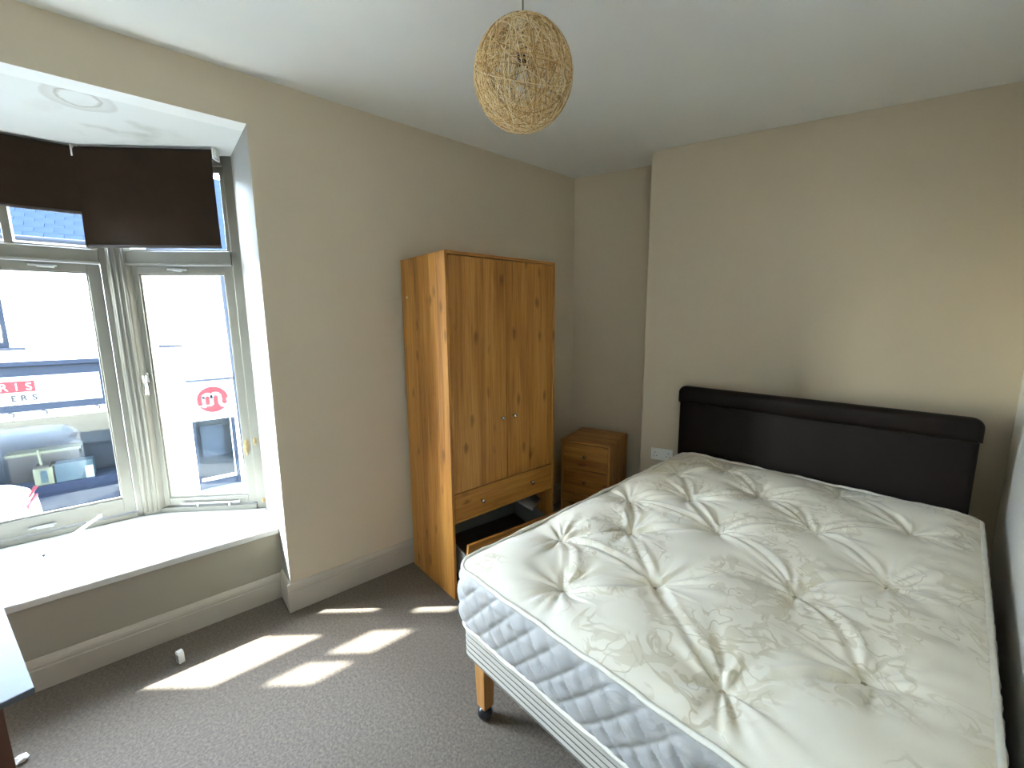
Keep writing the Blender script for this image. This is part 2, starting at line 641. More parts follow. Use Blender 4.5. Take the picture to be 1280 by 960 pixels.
struct(m.build('wall_back', 'wall_paint', bevel=0.004), 'taupe chimney breast wall behind the brown headboard')
wall_strip('wall_right', [CR - (RN - CR).normalized() * 0.2, RN - (CR - RN).normalized() * 0.1], 'pale_paint', label='pale grey wall close along the right side of the bed')
wall_strip('wall_near', [(RN.x + 0.05, YN), (-0.05, YN)], 'pale_paint', label='pale wall behind the camera position')

# bay: boxed apron, window board, soffit
SEGC = Vector((0.38, 0.525, 0)).normalized()
PR0, PR1 = Vector((-0.87, -0.09, 0)), Vector((-0.492, YE + 0.01, 0))
PL0, PL1 = Vector((-0.492, YW - 0.01, 0)), Vector((-0.87, -1.586, 0))
def bay_poly(front, off=0.0):
    return [(front, YE), (front, YW), (PL0.x, YW), (PL0.x - off, YW - 0.0), (PL1.x - off, PL1.y - off * 0.5), (PR0.x - off, PR0.y + off * 0.5), (PR1.x - off, YE)]
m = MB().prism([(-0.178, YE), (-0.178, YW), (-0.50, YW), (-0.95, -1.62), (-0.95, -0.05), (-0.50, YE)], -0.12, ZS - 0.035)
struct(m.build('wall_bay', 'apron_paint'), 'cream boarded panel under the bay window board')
m = MB().prism([(-0.160, YE), (-0.160, YW), (-0.50, YW), (-0.96, -1.63), (-0.96, -0.05), (-0.50, YE)], ZS - 0.035, ZS)
struct(m.build('trim_1', 'board_gloss', bevel=0.008, seg=3), 'sunlit glossy white window board of the bay')
m = MB().prism([(-0.10, YE + 0.02), (-0.10, YW - 0.02), (-0.60, YW - 0.12), (-1.06, -1.66), (-1.06, -0.02), (-0.60, YE + 0.12)], ZL, HC)
struct(m.build('ceiling_bay', 'soffit_plaster'), 'white bay soffit with a brown ringed water stain')

# baseboards with a moulded top
def baseboard(name, a, b, h, t=0.018, label=None, ext=0.0):
    a, b = Vector((a[0], a[1], 0)), Vector((b[0], b[1], 0))
    d = (b - a).normalized()
    n = Vector((d.y, -d.x, 0))       # towards the room (right of a->b)
    prof = [(0, 0), (t, 0), (t, h - 0.045), (t - 0.004, h - 0.041), (t - 0.004, h - 0.034), (t, h - 0.030), (t - 0.002, h - 0.018), (t - 0.008, h - 0.008), (0.006, h - 0.003), (0, h)]
    m = MB()
    k = len(prof)
    vs = []
    for p, s in ((a, -ext), (b, ext)):
        for (q, z) in prof:
            w = p + n * q + d * s
            vs.append((w.x, w.y, z))
    fs = [tuple(range(k)), tuple(range(k, 2 * k))[::-1]] + [(i, k + i, k + (i + 1) % k, (i + 1) % k) for i in range(k)]
    m.add(vs, fs)
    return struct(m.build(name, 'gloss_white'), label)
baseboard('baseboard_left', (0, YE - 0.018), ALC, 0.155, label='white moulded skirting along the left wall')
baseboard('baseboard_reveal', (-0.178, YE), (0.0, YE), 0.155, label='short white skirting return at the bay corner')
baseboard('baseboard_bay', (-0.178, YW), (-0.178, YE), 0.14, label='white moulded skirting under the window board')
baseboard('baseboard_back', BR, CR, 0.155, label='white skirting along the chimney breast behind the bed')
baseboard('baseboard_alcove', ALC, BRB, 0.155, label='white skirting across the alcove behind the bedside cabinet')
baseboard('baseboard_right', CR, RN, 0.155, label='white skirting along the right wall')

# ------------------------------------------------------------------ windows (local x = to the right seen from inside, local y = outwards)
def rect_ring(m, x0, x1, z0, z1, wl_, wr, wt, wb, y0, y1):
    m.box(x0, x0 + wl_, y0, y1, z0, z1)
    m.box(x1 - wr, x1, y0, y1, z0, z1)
    m.box(x0 + wl_, x1 - wr, y0, y1, z1 - wt, z1)
    m.box(x0 + wl_, x1 - wr, y0, y1, z0, z0 + wb)

def make_window(name, p0, p1, jl, jr, label, gz0=0.53, bars=1, handle_left=True):
    d = (p1 - p0)
    w = d.length
    e = empty(name, (p0.x, p0.y, 0), math.atan2(d.y, d.x))
    struct(e, label)
    zt0, zt1 = 1.842, 1.915
    zb, zh = ZS, ZL
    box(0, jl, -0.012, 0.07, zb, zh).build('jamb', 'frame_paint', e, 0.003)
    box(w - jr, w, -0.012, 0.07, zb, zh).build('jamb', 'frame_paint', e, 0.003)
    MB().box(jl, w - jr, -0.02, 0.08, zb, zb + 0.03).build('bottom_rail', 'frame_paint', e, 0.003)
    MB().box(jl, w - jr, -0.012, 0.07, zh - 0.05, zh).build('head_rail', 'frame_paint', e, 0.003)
    mt = MB()
    mt.box(jl, w - jr, -0.018, 0.07, zt0, zt1)
    mt.box(jl, w - jr, -0.026, -0.018, zt0 + 0.004, zt0 + 0.012)
    mt.build('transom', 'frame_paint', e, 0.003)
    # lower casement
    c = MB()
    x0, x1 = jl + 0.003, w - jr - 0.003
    sw = 0.05
    c0 = zb + 0.036
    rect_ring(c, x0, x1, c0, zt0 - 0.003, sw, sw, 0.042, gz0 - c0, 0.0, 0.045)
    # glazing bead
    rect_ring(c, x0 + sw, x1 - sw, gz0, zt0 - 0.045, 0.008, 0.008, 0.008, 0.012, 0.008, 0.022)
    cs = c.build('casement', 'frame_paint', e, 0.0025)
    box(x0 + sw - 0.005, x1 - sw + 0.005, 0.026, 0.031, gz0 - 0.005, zt0 - 0.04).build('pane', 'window_glass', cs)
    # top light
    tl = MB()
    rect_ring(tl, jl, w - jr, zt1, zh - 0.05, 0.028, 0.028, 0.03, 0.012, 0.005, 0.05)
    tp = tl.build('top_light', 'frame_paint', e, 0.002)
    xs = [jl + 0.028] + [jl + 0.028 + (w - jr - jl - 0.056) * (i + 1) / (bars + 1) for i in range(bars)] + [w - jr - 0.028]
    for xb in xs[1:-1]:
        box(xb - 0.016, xb + 0.016, 0.0, 0.05, zt1 + 0.012, zh - 0.08).build('glazing_bar', 'frame_paint', tp, 0.004)
    for a, b in zip(xs[:-1], xs[1:]):
        box(a + 0.012, b - 0.012, 0.026, 0.031, zt1 + 0.005, zh - 0.072).build('pane', 'window_glass', tp)
    return e, cs, w, x0, x1, c0

MID = -0.838
w1, cs1, ww, x0, x1, c0 = make_window('window_1', Vector((-0.87, MID, 0)), PR0, 0.05, 0.078, 'cream painted central bay casement with split top light beside the canted pane')
w2, cs2, _, _, _, _ = make_window('window_2', PL1, Vector((-0.87, MID, 0)), 0.078, 0.05, 'cream painted central bay casement out of frame to the left')
w3, cs3, ww3, x03, x13, c03 = make_window('window_3', PR0, PR1, 0.035, 0.055, 'cream painted angled bay casement nearest the taupe wall', gz0=0.492, bars=0)
w4, cs4, _, _, _, _ = make_window('window_4', PL0, PL1, 0.055, 0.035, 'cream painted angled bay casement at the far left end', gz0=0.492, bars=0)

def corner_post(name, p, ang, lab):
    """fluted mullion where two window faces meet; ang = inward bisector"""
    e = empty(name, (p.x, p.y, 0), ang)     # local x inward
    struct(e, lab)
    MB().prism([(0.004, -0.06), (0.026, -0.036), (0.026, 0.036), (0.004, 0.06), (-0.09, 0.10), (-0.09, -0.10)], ZS, ZL).build('post', 'frame_paint', e, 0.003)
    for y in (-0.024, 0.0, 0.024):
        MB().tube([(0.026, y, ZS + 0.02), (0.026, y, ZL)], 0.0065, 8).build('moulding', 'frame_paint', e, smooth=True)
corner_post('trim_2', PR0 + Vector((0.012, -0.004, 0)), R(-18), 'fluted cream corner post between the central and angled windows')
corner_post('trim_3', PL1 + Vector((0.012, 0.004, 0)), R(18), 'fluted cream corner post at the far left of the bay')

# casement fastener and stays
def fastener(parent, x, z, y=-0.002):
    h = MB()
    h.box(x - 0.010, x + 0.010, y - 0.006, y, z - 0.028, z + 0.028)
    h.tube([(x, y - 0.004, z + 0.005), (x, y - 0.024, z + 0.005)], 0.007, 10)
    h.tube([(x, y - 0.024, z + 0.012), (x + 0.003, y - 0.030, z - 0.02), (x + 0.006, y - 0.026, z - 0.06), (x + 0.004, y - 0.026, z - 0.095)], [0.008, 0.007, 0.006, 0.0075], 10)
    h.box(x - 0.034, x - 0.006, y - 0.014, y - 0.004, z - 0.004, z + 0.012)
    return h.build('handle', 'chrome', parent, smooth=False)
fastener(cs3, x03 + 0.026, 1.222)
s = MB()
s.tube([(x03 + 0.125, -0.014, c03 + 0.014), (x03 + 0.44, -0.014, c03 + 0.012)], 0.0055, 8)
s.tube([(x03 + 0.44, -0.014, c03 + 0.012), (x03 + 0.46, -0.016, c03 + 0.016)], 0.007, 8)
s.box(x03 + 0.13, x03 + 0.45, -0.006, 0.0, c03 + 0.004, c03 + 0.012)
for q in (0.22, 0.40):
    s.tube([(x03 + q, -0.022, c03 - 0.003), (x03 + q, -0.022, c03 + 0.016)], 0.005, 8)
s.build('stay', 'chrome', cs3)
s = MB()
s.tube([(x03 + 0.21, -0.008, 1.822), (x03 + 0.31, -0.012, 1.816)], 0.006, 8)
s.tube([(x03 + 0.24, -0.012, 1.818), (x03 + 0.29, -0.02, 1.812)], 0.008, 8)
s.build('catch', 'stay_metal', cs3)
for zc, xc in ((1.822, 0.46), (0.478, 0.30)):
    s = MB()
    s.tube([(xc - 0.05, -0.008, zc), (xc + 0.05, -0.010, zc)], 0.005, 8)
    s.tube([(xc - 0.02, -0.014, zc - 0.003), (xc + 0.04, -0.018, zc - 0.005)], 0.008, 8)
    s.build('catch', 'stay_metal', cs1)
# flaking paint on the casement stile and the jamb
def flake(parent, x, z, rx, rz, y, name='chipped_paint'):
    m = MB()
    n = 14
    ring = []
    for k in range(n):
        a = 2 * math.pi * k / n
        q = 0.75 + 0.35 * random.random()
        ring.append((x + rx * q * math.cos(a), y - 0.001 - 0.003 * random.random(), z + rz * q * math.sin(a)))
    m.add(ring + [(x, y - 0.007, z)], [(k, (k + 1) % n, n) for k in range(n)])
    m.add([(p[0], y + 0.002, p[2]) for p in ring] + [(x, y + 0.002, z)], [(k, n, (k + 1) % n) for k in range(n)])
    o = m.build(name, 'chip_paint', parent)
    return o
flake(cs3, x13 - 0.030, 0.80, 0.017, 0.055, 0.0)
flake(w3, ww3 - 0.030, 0.832, 0.012, 0.026, -0.012)
flake(w3, ww3 - 0.016, 0.462, 0.012, 0.016, -0.012)

# loose window stay leaning on the board
st = empty('window_stay', (-0.606, -0.508, ZS))
tag(st, 'loose white window stay arm leaning from the casement onto the window board', 'window stay')
a, b = Vector((0.0, 0.0, 0.006)), Vector((-0.232, 0.190, 0.062))
d = (b - a).normalized()
sd_ = d.cross(Vector((0, 0, 1))).normalized()
upv = sd_.cross(d)
m = MB()
prof = [(0.0, 0.004), (0.25, 0.006), (0.6, 0.010), (0.9, 0.010), (1.0, 0.007)]
vs, fs = [], []
for t_, wd in prof:
    c = a.lerp(b, t_)
    for su, sv in ((-1, -1), (1, -1), (1, 1), (-1, 1)):
        vs.append(c + sd_ * wd * su + upv * 0.004 * sv)
for i in range(len(prof) - 1):
    for k in range(4):
        fs.append((i * 4 + k, i * 4 + (k + 1) % 4, i * 4 + 4 + (k + 1) % 4, i * 4 + 4 + k))
fs += [(3, 2, 1, 0), tuple(range(len(vs) - 4, len(vs)))]
m.add(vs, fs)
m.build('arm', 'stay_metal', st, 0.0015)
MB().tube([b - upv * 0.006, b + upv * 0.012], 0.009, 12).build('pivot', 'chrome', st, smooth=False)
MB().tube([a + Vector((0, 0, -0.003)), a + Vector((0.004, -0.004, 0.006))], 0.006, 10).build('tip', 'castor_black', st)

# ------------------------------------------------------------------ roller blinds
def blind(p0, p1, inboard, zbot, label, s0, s1, ztop=ZL - 0.004, tilt=0.0):
    d = (p1 - p0).normalized()
    n_in = Vector((d.y, -d.x, 0))
    o = p0 + n_in * inboard
    e = empty('roller_blind', (o.x, o.y, 0), math.atan2(d.y, d.x))
    tag(e, label, 'roller blind', 'brown roller blinds in the bay')
    rr = 0.024
    zr = ztop - rr - 0.002
    MB().tube([(s0, 0.0, zr), (s1, 0.0, zr)], rr, 20).build('roller', 'blind_fabric', e, smooth=False)
    # cloth, hanging off the room side of the roll, softly waved
    nx, nz = 26, 14
    vs, fs = [], []
    for side in (0, 1):
        for j in range(nz + 1):
            for i in range(nx + 1):
                x = s0 + (s1 - s0) * i / nx
                tz = j / nz
                z = zr + (zbot - zr) * tz
                y = -rr - 0.0008 + 0.0016 * side + 0.004 * math.sin(x * 9 + 1.3) * tz + 0.003 * math.sin(x * 23) * tz * tz
                curl = max(0, 1 - (x - s0) / 0.03) * 0.010 * tz
                vs.append((x, y - curl, z))
    q = (nx + 1) * (nz + 1)
    for j in range(nz):
        for i in range(nx):
            a_ = j * (nx + 1) + i
            fs.append((a_, a_ + 1, a_ + nx + 2, a_ + nx + 1))
            fs.append((q + a_, q + a_ + nx + 1, q + a_ + nx + 2, q + a_ + 1))
    MB().add(vs, fs).build('cloth', 'blind_fabric', e, smooth=True, fix=False)
    MB().tube([(s0 + 0.004, -rr, zbot + 0.006), (s1 - 0.002, -rr, zbot + 0.006)], 0.008, 10).build('bottom_bar', 'blind_bar', e)
    for sx, x in ((-1, s0 - 0.004), (1, s1 + 0.004)):
        m = MB()
        m.box(x - 0.003 + sx * 0.004, x + 0.003 + sx * 0.004, -0.026, 0.03, zr - 0.028, ztop + 0.003)
        m.tube([(x - sx * 0.002, 0, zr), (x + sx * 0.012, 0, zr)], 0.017, 12)
        m.build('bracket', 'plastic_white', e, 0.001)
    return e
blind(Vector((-0.87, MID, 0)), PR0, 0.060, 2.075, 'dark brown roller blind over the central casement, showing roof tiles below it', 0.03, 0.648)
blind(PL1, Vector((-0.87, MID, 0)), 0.062, 2.075, 'dark brown roller blind over the leftmost central casement, out of frame', 0.10, 0.71)
blind(PR0, PR1, 0.112, 1.914, 'dark brown roller blind over the angled casement, lower of the two in view', -0.036, 0.612)
blind(PL0, PL1, 0.10, 0.60, 'dark brown roller blind out of frame at the far left of the bay, drawn down to block light', 0.03, 0.62)  # unseen blind, its drop set to hold back sun and sky light

# ------------------------------------------------------------------ bed
BO = Vector((1.7245, 1.7203, 0))
HW, HL = 0.6595, 0.9365
ZM = 0.672                     # mattress crown
bed = empty('bed', BO, AZ)
tag(bed, 'double divan bed with striped cream base, wooden castor legs and dark brown headboard', 'bed')

def rounded_rect(hw, hl, r, n=8):
    pts = []
    for cx, cy, a0 in ((hw - r, hl - r, 0), (-hw + r, hl - r, 90), (-hw + r, -hl + r, 180), (hw - r, -hl + r, 270)):
        for k in range(n + 1):
            a = R(a0 + 90 * k / n)
            pts.append((cx + r * math.cos(a), cy + r * math.sin(a)))
    return pts

# ribbed upholstered base
BZ0, BZ1 = 0.292, 0.424
base_rows = []
nr = 6
for i in range(nr):
    zz = BZ0 + (BZ1 - BZ0) * i / nr
    hh = (BZ1 - BZ0) / nr
    for q, o in ((0.04, -0.004), (0.25, 0.0015), (0.5, 0.003), (0.75, 0.0015), (0.96, -0.004)):
        base_rows.append((zz + hh * q, o))
vs, fs = [], []
npts = None
for z, o in base_rows:
    ring = rounded_rect(HW - 0.012 + o, HL - 0.010 + o, 0.05)
    npts = len(ring)
    vs += [(x, y, z) for x, y in ring]
for i in range(len(base_rows) - 1):
    for k in range(npts):
        fs.append((i * npts + k, i * npts + (k + 1) % npts, (i + 1) * npts + (k + 1) % npts, (i + 1) * npts + k))
fs.append(tuple(range(npts))[::-1])
fs.append(tuple(range(len(vs) - npts, len(vs))))
def mk_base():
    m = MB()
    m.add([(x, y, z - BZ0) for x, y, z in vs], fs)
    return m.build('base', 'base_stripe', bed, smooth=False, loc=(0, 0, BZ0))
base = mk_base()
base['label'] = 'cream divan base with thin dark stripes'
for sx in (-1, 1):
    for sy, in ((-1,), (0,), (1,)):
        cx, cy = sx * (HW - 0.062), sy * (HL - 0.078)
        m = MB()
        t0, t1 = 0.029, 0.023
        m.add([(cx + a * t1, cy + b * t1, 0.052) for a, b in ((-1, -1), (1, -1), (1, 1), (-1, 1))] + [(cx + a * t0, cy + b * t0, BZ0 + 0.004) for a, b in ((-1, -1), (1, -1), (1, 1), (-1, 1))],
              [(3, 2, 1, 0), (4, 5, 6, 7), (0, 1, 5, 4), (1, 2, 6, 5), (2, 3, 7, 6), (3, 0, 4, 7)])
        lg = m.build('leg', 'wood_leg', bed, 0.003)
        c = MB()
        c.lathe([(0.004, 0.0), (0.016, 0.001), (0.026, 0.008), (0.030, 0.020), (0.029, 0.032), (0.022, 0.044), (0.013, 0.050), (0.010, 0.054)], 20, (cx, cy - 0.002, 0))
        c.build('castor', 'castor_black', lg, smooth=True)

# headboard
hb = empty('headboard', (-0.054, HL + 0.012, 0), 0.0, bed)
hb['label'] = 'dark brown leather-look headboard with a padded top roll'
def hb_panel(z0, z1, hw, y0, y1, rtop, puff, name, mat):
    """padded slab: outline in x/z with rounded top corners, front pillowed"""
    nx, nz = 60, 16
    vs, fs = [], []
    def outline(u, z):
        # narrow near the top for rounded corners
        dz = z1 - z
        if dz < rtop:
            return hw - rtop + math.sqrt(max(0.0, rtop ** 2 - (rtop - dz) ** 2))
        return hw
    for side in (0, 1):
        for j in range(nz + 1):
            tz = j / nz
            z = z0 + (z1 - z0) * (1 - (1 - tz) ** 1.6)
            wx = max(outline(0, z), hw - rtop)
            for i in range(nx + 1):
                s_ = -1 + 2 * i / nx
                s_ = math.copysign(1 - (1 - abs(s_)) ** 1.6, s_)
                x = wx * s_
                e1 = min(1, (1 - abs(s_)) * wx / 0.03)
                e2 = min(1, (z - z0) / 0.02, (z1 - z) / 0.03)
                rnd = (1 - (1 - max(0, e1)) ** 2) ** 0.5 * (1 - (1 - max(0, e2)) ** 2) ** 0.5
                ym = (y0 + y1) / 2
                y = ym + (-1 if side == 0 else 1) * ((y1 - y0) / 2) * (0.35 + 0.65 * rnd)
                if side == 0:
                    y -= puff * max(0, (1 - s_ ** 4)) * max(0.0, math.sin(math.pi * tz)) * rnd
                vs.append((x, y, z))
    q = (nx + 1) * (nz + 1)
    for j in range(nz):
        for i in range(nx):
            a = j * (nx + 1) + i
            fs.append((a, a + 1, a + nx + 2, a + nx + 1))
            fs.append((q + a, q + a + nx + 1, q + a + nx + 2, q + a + 1))
    for i in range(nx):
        fs.append((i, q + i, q + i + 1, i + 1))
        t = nz * (nx + 1) + i
        fs.append((t, t + 1, q + t + 1, q + t))
    for j in range(nz):
        a = j * (nx + 1)
        fs.append((a, a + nx + 1, q + a + nx + 1, q + a))
        a += nx
        fs.append((a, q + a, q + a + nx + 1, a + nx + 1))
    m = MB()
    m.add(vs, fs)
    return m.build(name, mat, hb, smooth=True)
hb_panel(0.30, 1.0, 0.677, 0.010, 0.05, 0.01, 0.010, 'back_panel', 'leather_brown')
hb_panel(0.978, 1.087, 0.685, -0.004, 0.055, 0.045, 0.012, 'top_roll', 'leather_brown')
MB().tube([(-0.672, 0.003, 0.981), (0.672, 0.003, 0.981)], 0.004, 8).build('seam', 'leather_brown', hb)

# mattress
mt = empty('mattress', (BO.x, BO.y, BZ1), AZ)
tag(mt, 'tufted cream damask mattress with quilted side border lying on the divan base', 'mattress')
ZB = BZ1
TUFTS = [(-0.51, -0.52), (-0.512, 0.005), (-0.515, 0.52), (-0.30, -0.757), (-0.347, -0.258), (-0.320, 0.24), (-0.343, 0.771),
         (-0.098, -0.516), (-0.099, 0.001), (-0.081, 0.50), (0.211, -0.768), (0.238, -0.236), (0.183, 0.293), (0.186, 0.807),
         (0.444, -0.492), (0.436, 0.04), (0.459, 0.555)]
RC = 0.075
EDGE_Z = ZM - 0.022
def corner_map(u, v, hw, hl, r):
    qx = np.abs(u) - (hw - r)
    qy = np.abs(v) - (hl - r)
    msk = (qx > 0) & (qy > 0)
    ln = np.hypot(qx, qy) + 1e-9
    k = np.where(msk, np.maximum(qx, qy) / ln, 1.0)
    uu = np.where(msk, np.sign(u) * ((hw - r) + qx * k), u)
    vv = np.where(msk, np.sign(v) * ((hl - r) + qy * k), v)
    return uu, vv
def build_top():
    nu, nv = 250, 354
    us = np.linspace(-HW, HW, nu)
    vs_ = np.linspace(-HL, HL, nv)
    U, V = np.meshgrid(us, vs_)
    U, V = corner_map(U, V, HW, HL, RC)
    # distance to the edge
    ex = np.minimum(HW - np.abs(U), HL - np.abs(V))
    qx = np.abs(U) - (HW - RC)
    qy = np.abs(V) - (HL - RC)
    cm = (qx > 0) & (qy > 0)
    ex = np.where(cm, RC - np.hypot(qx, qy), ex)
    ex = np.clip(ex, 0, None)
    t = np.clip(ex / 0.16, 0, 1)
    Z = EDGE_Z + (ZM + 0.012 - EDGE_Z) * np.sin(t * math.pi / 2) ** 0.9
    rng = np.random.RandomState(3)
    edgefade = np.clip(ex / 0.05, 0, 1)
    for (a, b) in TUFTS:
        dx, dy = U - a, V - b
        r = np.hypot(dx, dy)
        th = np.arctan2(dy, dx)
        Z -= 0.030 * np.exp(-r / 0.035) + 0.028 * np.exp(-(r / 0.125) ** 2)
        p = rng.uniform(0, 6.28, 4)
        env = (r / 0.05) * np.exp(1 - r / 0.05) * np.exp(-(r / 0.26) ** 2)
        env2 = (r / 0.10) * np.exp(1 - r / 0.10) * np.exp(-(r / 0.22) ** 2)
        tw = th + 0.25 * np.sin(2 * th + p[3])
        w = 0.5 * np.cos(7 * tw + p[0]) + 0.35 * np.cos(13 * tw + p[1]) + 0.35 * np.cos(4 * tw + p[2])
        w = np.sign(w) * np.abs(w) ** 0.8
        Z += edgefade * (0.0050 * env + 0.0030 * env2) * w
    # pulled creases towards the neighbouring tufts and out to the border
    segs = []
    for i, a in enumerate(TUFTS):
        for b in TUFTS[i + 1:]:
            L = math.hypot(a[0] - b[0], a[1] - b[1])
            if L < 0.42:
                segs.append((a, b, 0.0085))
    for (a, b, dep) in segs:
        ax, ay = a
        dx, dy = b[0] - ax, b[1] - ay
        L = math.hypot(dx, dy)
        bow = rng.uniform(-0.03, 0.03)
        tt = ((U - ax) * dx + (V - ay) * dy) / L ** 2
        dd = ((U - ax) * dy - (V - ay) * dx) / L + bow * 4 * tt * (1 - tt)
        inside = np.clip(np.minimum(tt, 1 - tt) / 0.05, 0, 1)
        mid = 0.55 + 0.45 * np.abs(2 * tt - 1)
        Z -= dep * inside * mid * np.exp(-np.abs(dd) / 0.009)
        Z += 0.006 * inside * mid * np.exp(-((np.abs(dd) - 0.026) / 0.013) ** 2)
    for (a, b) in TUFTS:
        for k in range(6):
            ang = rng.uniform(0, 6.28)
            L = rng.uniform(0.10, 0.2)
            dx, dy = math.cos(ang), math.sin(ang)
            tt = ((U - a) * dx + (V - b) * dy) / L
            dd = (U - a) * dy - (V - b) * dx + 0.02 * tt * tt
            inside = np.clip(np.minimum(tt / 0.1, 1 - tt), 0, 1)
            Z += edgefade * 0.0045 * inside * (np.exp(-(dd / 0.006) ** 2) - 0.8 * np.exp(-((dd - 0.010) / 0.006) ** 2))
    # slack wrinkles across the border zone
    Z += 0.0022 * np.sin(V * 55 + 4 * np.sin(U * 7)) * np.clip((np.abs(U) - 0.45) / 0.12, 0, 1) * edgefade * (U > 0)
    Z += 0.0015 * np.sin(U * 31 + 2.0 * np.sin(V * 11)) * np.sin(V * 17 + U * 9) * edgefade
    verts = np.stack([U, V, Z - ZB], -1).reshape(-1, 3)
    idx = np.arange(nu * nv).reshape(nv, nu)
    faces = np.stack([idx[:-1, :-1], idx[:-1, 1:], idx[1:, 1:], idx[1:, :-1]], -1).reshape(-1, 4)
    me = bpy.data.meshes.new('top_panel')
    me.from_pydata(verts.tolist(), [], faces.tolist())
    me.polygons.foreach_set('use_smooth', [True] * len(me.polygons))
    me.materials.append(M['ticking_top'])
    o = bpy.data.objects.new('top_panel', me)
    COL.objects.link(o)
    o.parent = mt
    def zat(a, b):
        i = np.argmin((U - a) ** 2 + (V - b) ** 2)
        return Z.flat[i] - ZB
    return zat
zat = build_top()

def perimeter(hw, hl, r, step):
    pts = []
    def line(p, q):
        L = math.hypot(q[0] - p[0], q[1] - p[1])
        n = max(1, int(L / step))
        for k in range(n):
            pts.append((p[0] + (q[0] - p[0]) * k / n, p[1] + (q[1] - p[1]) * k / n))
    def arc(cx, cy, a0):
        n = max(6, int(r * math.pi / 2 / step))
        for k in range(n):
            a = R(a0 + 90 * k / n)
            pts.append((cx + r * math.cos(a), cy + r * math.sin(a)))
    line((hw, -hl + r), (hw, hl - r)); arc(hw - r, hl - r, 0)
    line((hw - r, hl), (-hw + r, hl)); arc(-hw + r, hl - r, 90)
    line((-hw, hl - r), (-hw, -hl + r)); arc(-hw + r, -hl + r, 180)
    line((-hw + r, -hl), (hw - r, -hl)); arc(hw - r, -hl + r, 270)
    return np.array(pts)
def build_border():
    P = perimeter(HW, HL, RC, 0.0075)
    n = len(P)
    nx_ = np.roll(P, -1, 0) - np.roll(P, 1, 0)
    nx_ /= np.linalg.norm(nx_, axis=1)[:, None]
    N = np.stack([nx_[:, 1], -nx_[:, 0]], 1)
    s = np.concatenate([[0], np.cumsum(np.linalg.norm(np.diff(P, axis=0), axis=1))])
    nz = 40
    rows = []
    H = EDGE_Z - ZB - 0.006
    for j in range(nz + 1):
        t = j / nz
        z = 0.004 + H * t
        bul = 0.020 * (max(0.0, 4 * t * (1 - t))) ** 0.6
        # diamond quilting
        a = (s / 0.088 + z / 0.092)
        b = (s / 0.088 - z / 0.092)
        da = np.abs(a - np.round(a)) * 0.064
        db = np.abs(b - np.round(b)) * 0.064
        band = np.clip(min(t / 0.10, (1 - t) / 0.14), 0, 1)
        seam = np.minimum(da, db)
        q = 0.0105 * (1 - np.exp(-seam / 0.006)) * band
        wr = 0.0010 * np.sin(s * 85 + 6 * np.sin(z * 40 + s * 9))
        o = bul + q - 0.006 + wr
        rows.append(np.stack([P[:, 0] + N[:, 0] * o, P[:, 1] + N[:, 1] * o, np.full(n, z)], 1))
    V = np.concatenate(rows)
    fs = []
    for j in range(nz):
        for k in range(n):
            k2 = (k + 1) % n
            fs.append((j * n + k, j * n + k2, (j + 1) * n + k2, (j + 1) * n + k))
    fs.append(tuple(range(n))[::-1])
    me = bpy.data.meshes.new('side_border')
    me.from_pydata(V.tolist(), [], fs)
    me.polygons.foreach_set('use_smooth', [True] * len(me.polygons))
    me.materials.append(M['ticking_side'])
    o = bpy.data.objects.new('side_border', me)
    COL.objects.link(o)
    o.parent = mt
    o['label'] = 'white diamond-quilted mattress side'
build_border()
for z, off, rr in ((EDGE_Z - ZB, 0.002, 0.0075), (0.006, 0.003, 0.006)):
    P = perimeter(HW + off, HL + off, RC, 0.03)
    MB().tube([(x, y, z + 0.0025 * math.sin(i * 0.7) + 0.0015 * math.sin(i * 1.9)) for i, (x, y) in enumerate(P)], rr, 8, closed=True).build('piping', 'piping_fabric', mt, smooth=True)
for (a, b) in TUFTS:
    z = zat(a, b)
    m = MB()
    m.lathe([(0.003, -0.004), (0.010, -0.003), (0.011, 0.001), (0.007, 0.005), (0.002, 0.006)], 12, (a, b, z))
    m.build('tuft', 'felt', mt, smooth=True)

# ------------------------------------------------------------------ wardrobe
WX0, WX1, WY0, WY1, WZ = 0.036, 0.508, 1.122, 1.900, 1.870
wd = empty('wardrobe', ((WX0 + WX1) / 2, (WY0 + WY1) / 2, 0))
tag(wd, 'tall beech-effect two door wardrobe with a collapsed open bottom drawer', 'wardrobe')
CX, CY = (WX0 + WX1) / 2, (WY0 + WY1) / 2
def wbox(name, mat, x0, x1, y0, y1, z0, z1, parent=wd, bevel=0.0015):
    return box(x0 - CX, x1 - CX, y0 - CY, y1 - CY, z0, z1).build(name, mat, parent, bevel)
T = 0.016
wbox('side_panel', 'wood_z', WX0, WX1, WY0, WY0 + T, 0, WZ)
wbox('side_panel', 'wood_z', WX0, WX1, WY1 - T, WY1, 0, WZ)
wbox('top_panel', 'wood_y', WX0, WX1, WY0 + T, WY1 - T, WZ - T, WZ)
wbox('back_panel', 'inner_dark', WX0, WX0 + 0.005, WY0 + T, WY1 - T, 0.05, WZ - T)
wbox('shelf', 'inner_dark', WX0 + 0.006, WX1 - 0.03, WY0 + T, WY1 - T, 0.606, 0.622)
wbox('bottom_panel', 'inner_dark', WX0 + 0.006, WX1 - 0.02, WY0 + T, WY1 - T, 0.055, 0.071)
wbox('plinth', 'wood_y', WX1 - 0.04, WX1 - 0.024, WY0 + T, WY1 - T, 0.0, 0.055)
YM = (WY0 + WY1) / 2
DX0, DX1 = WX1 - 0.020, WX1 - 0.003
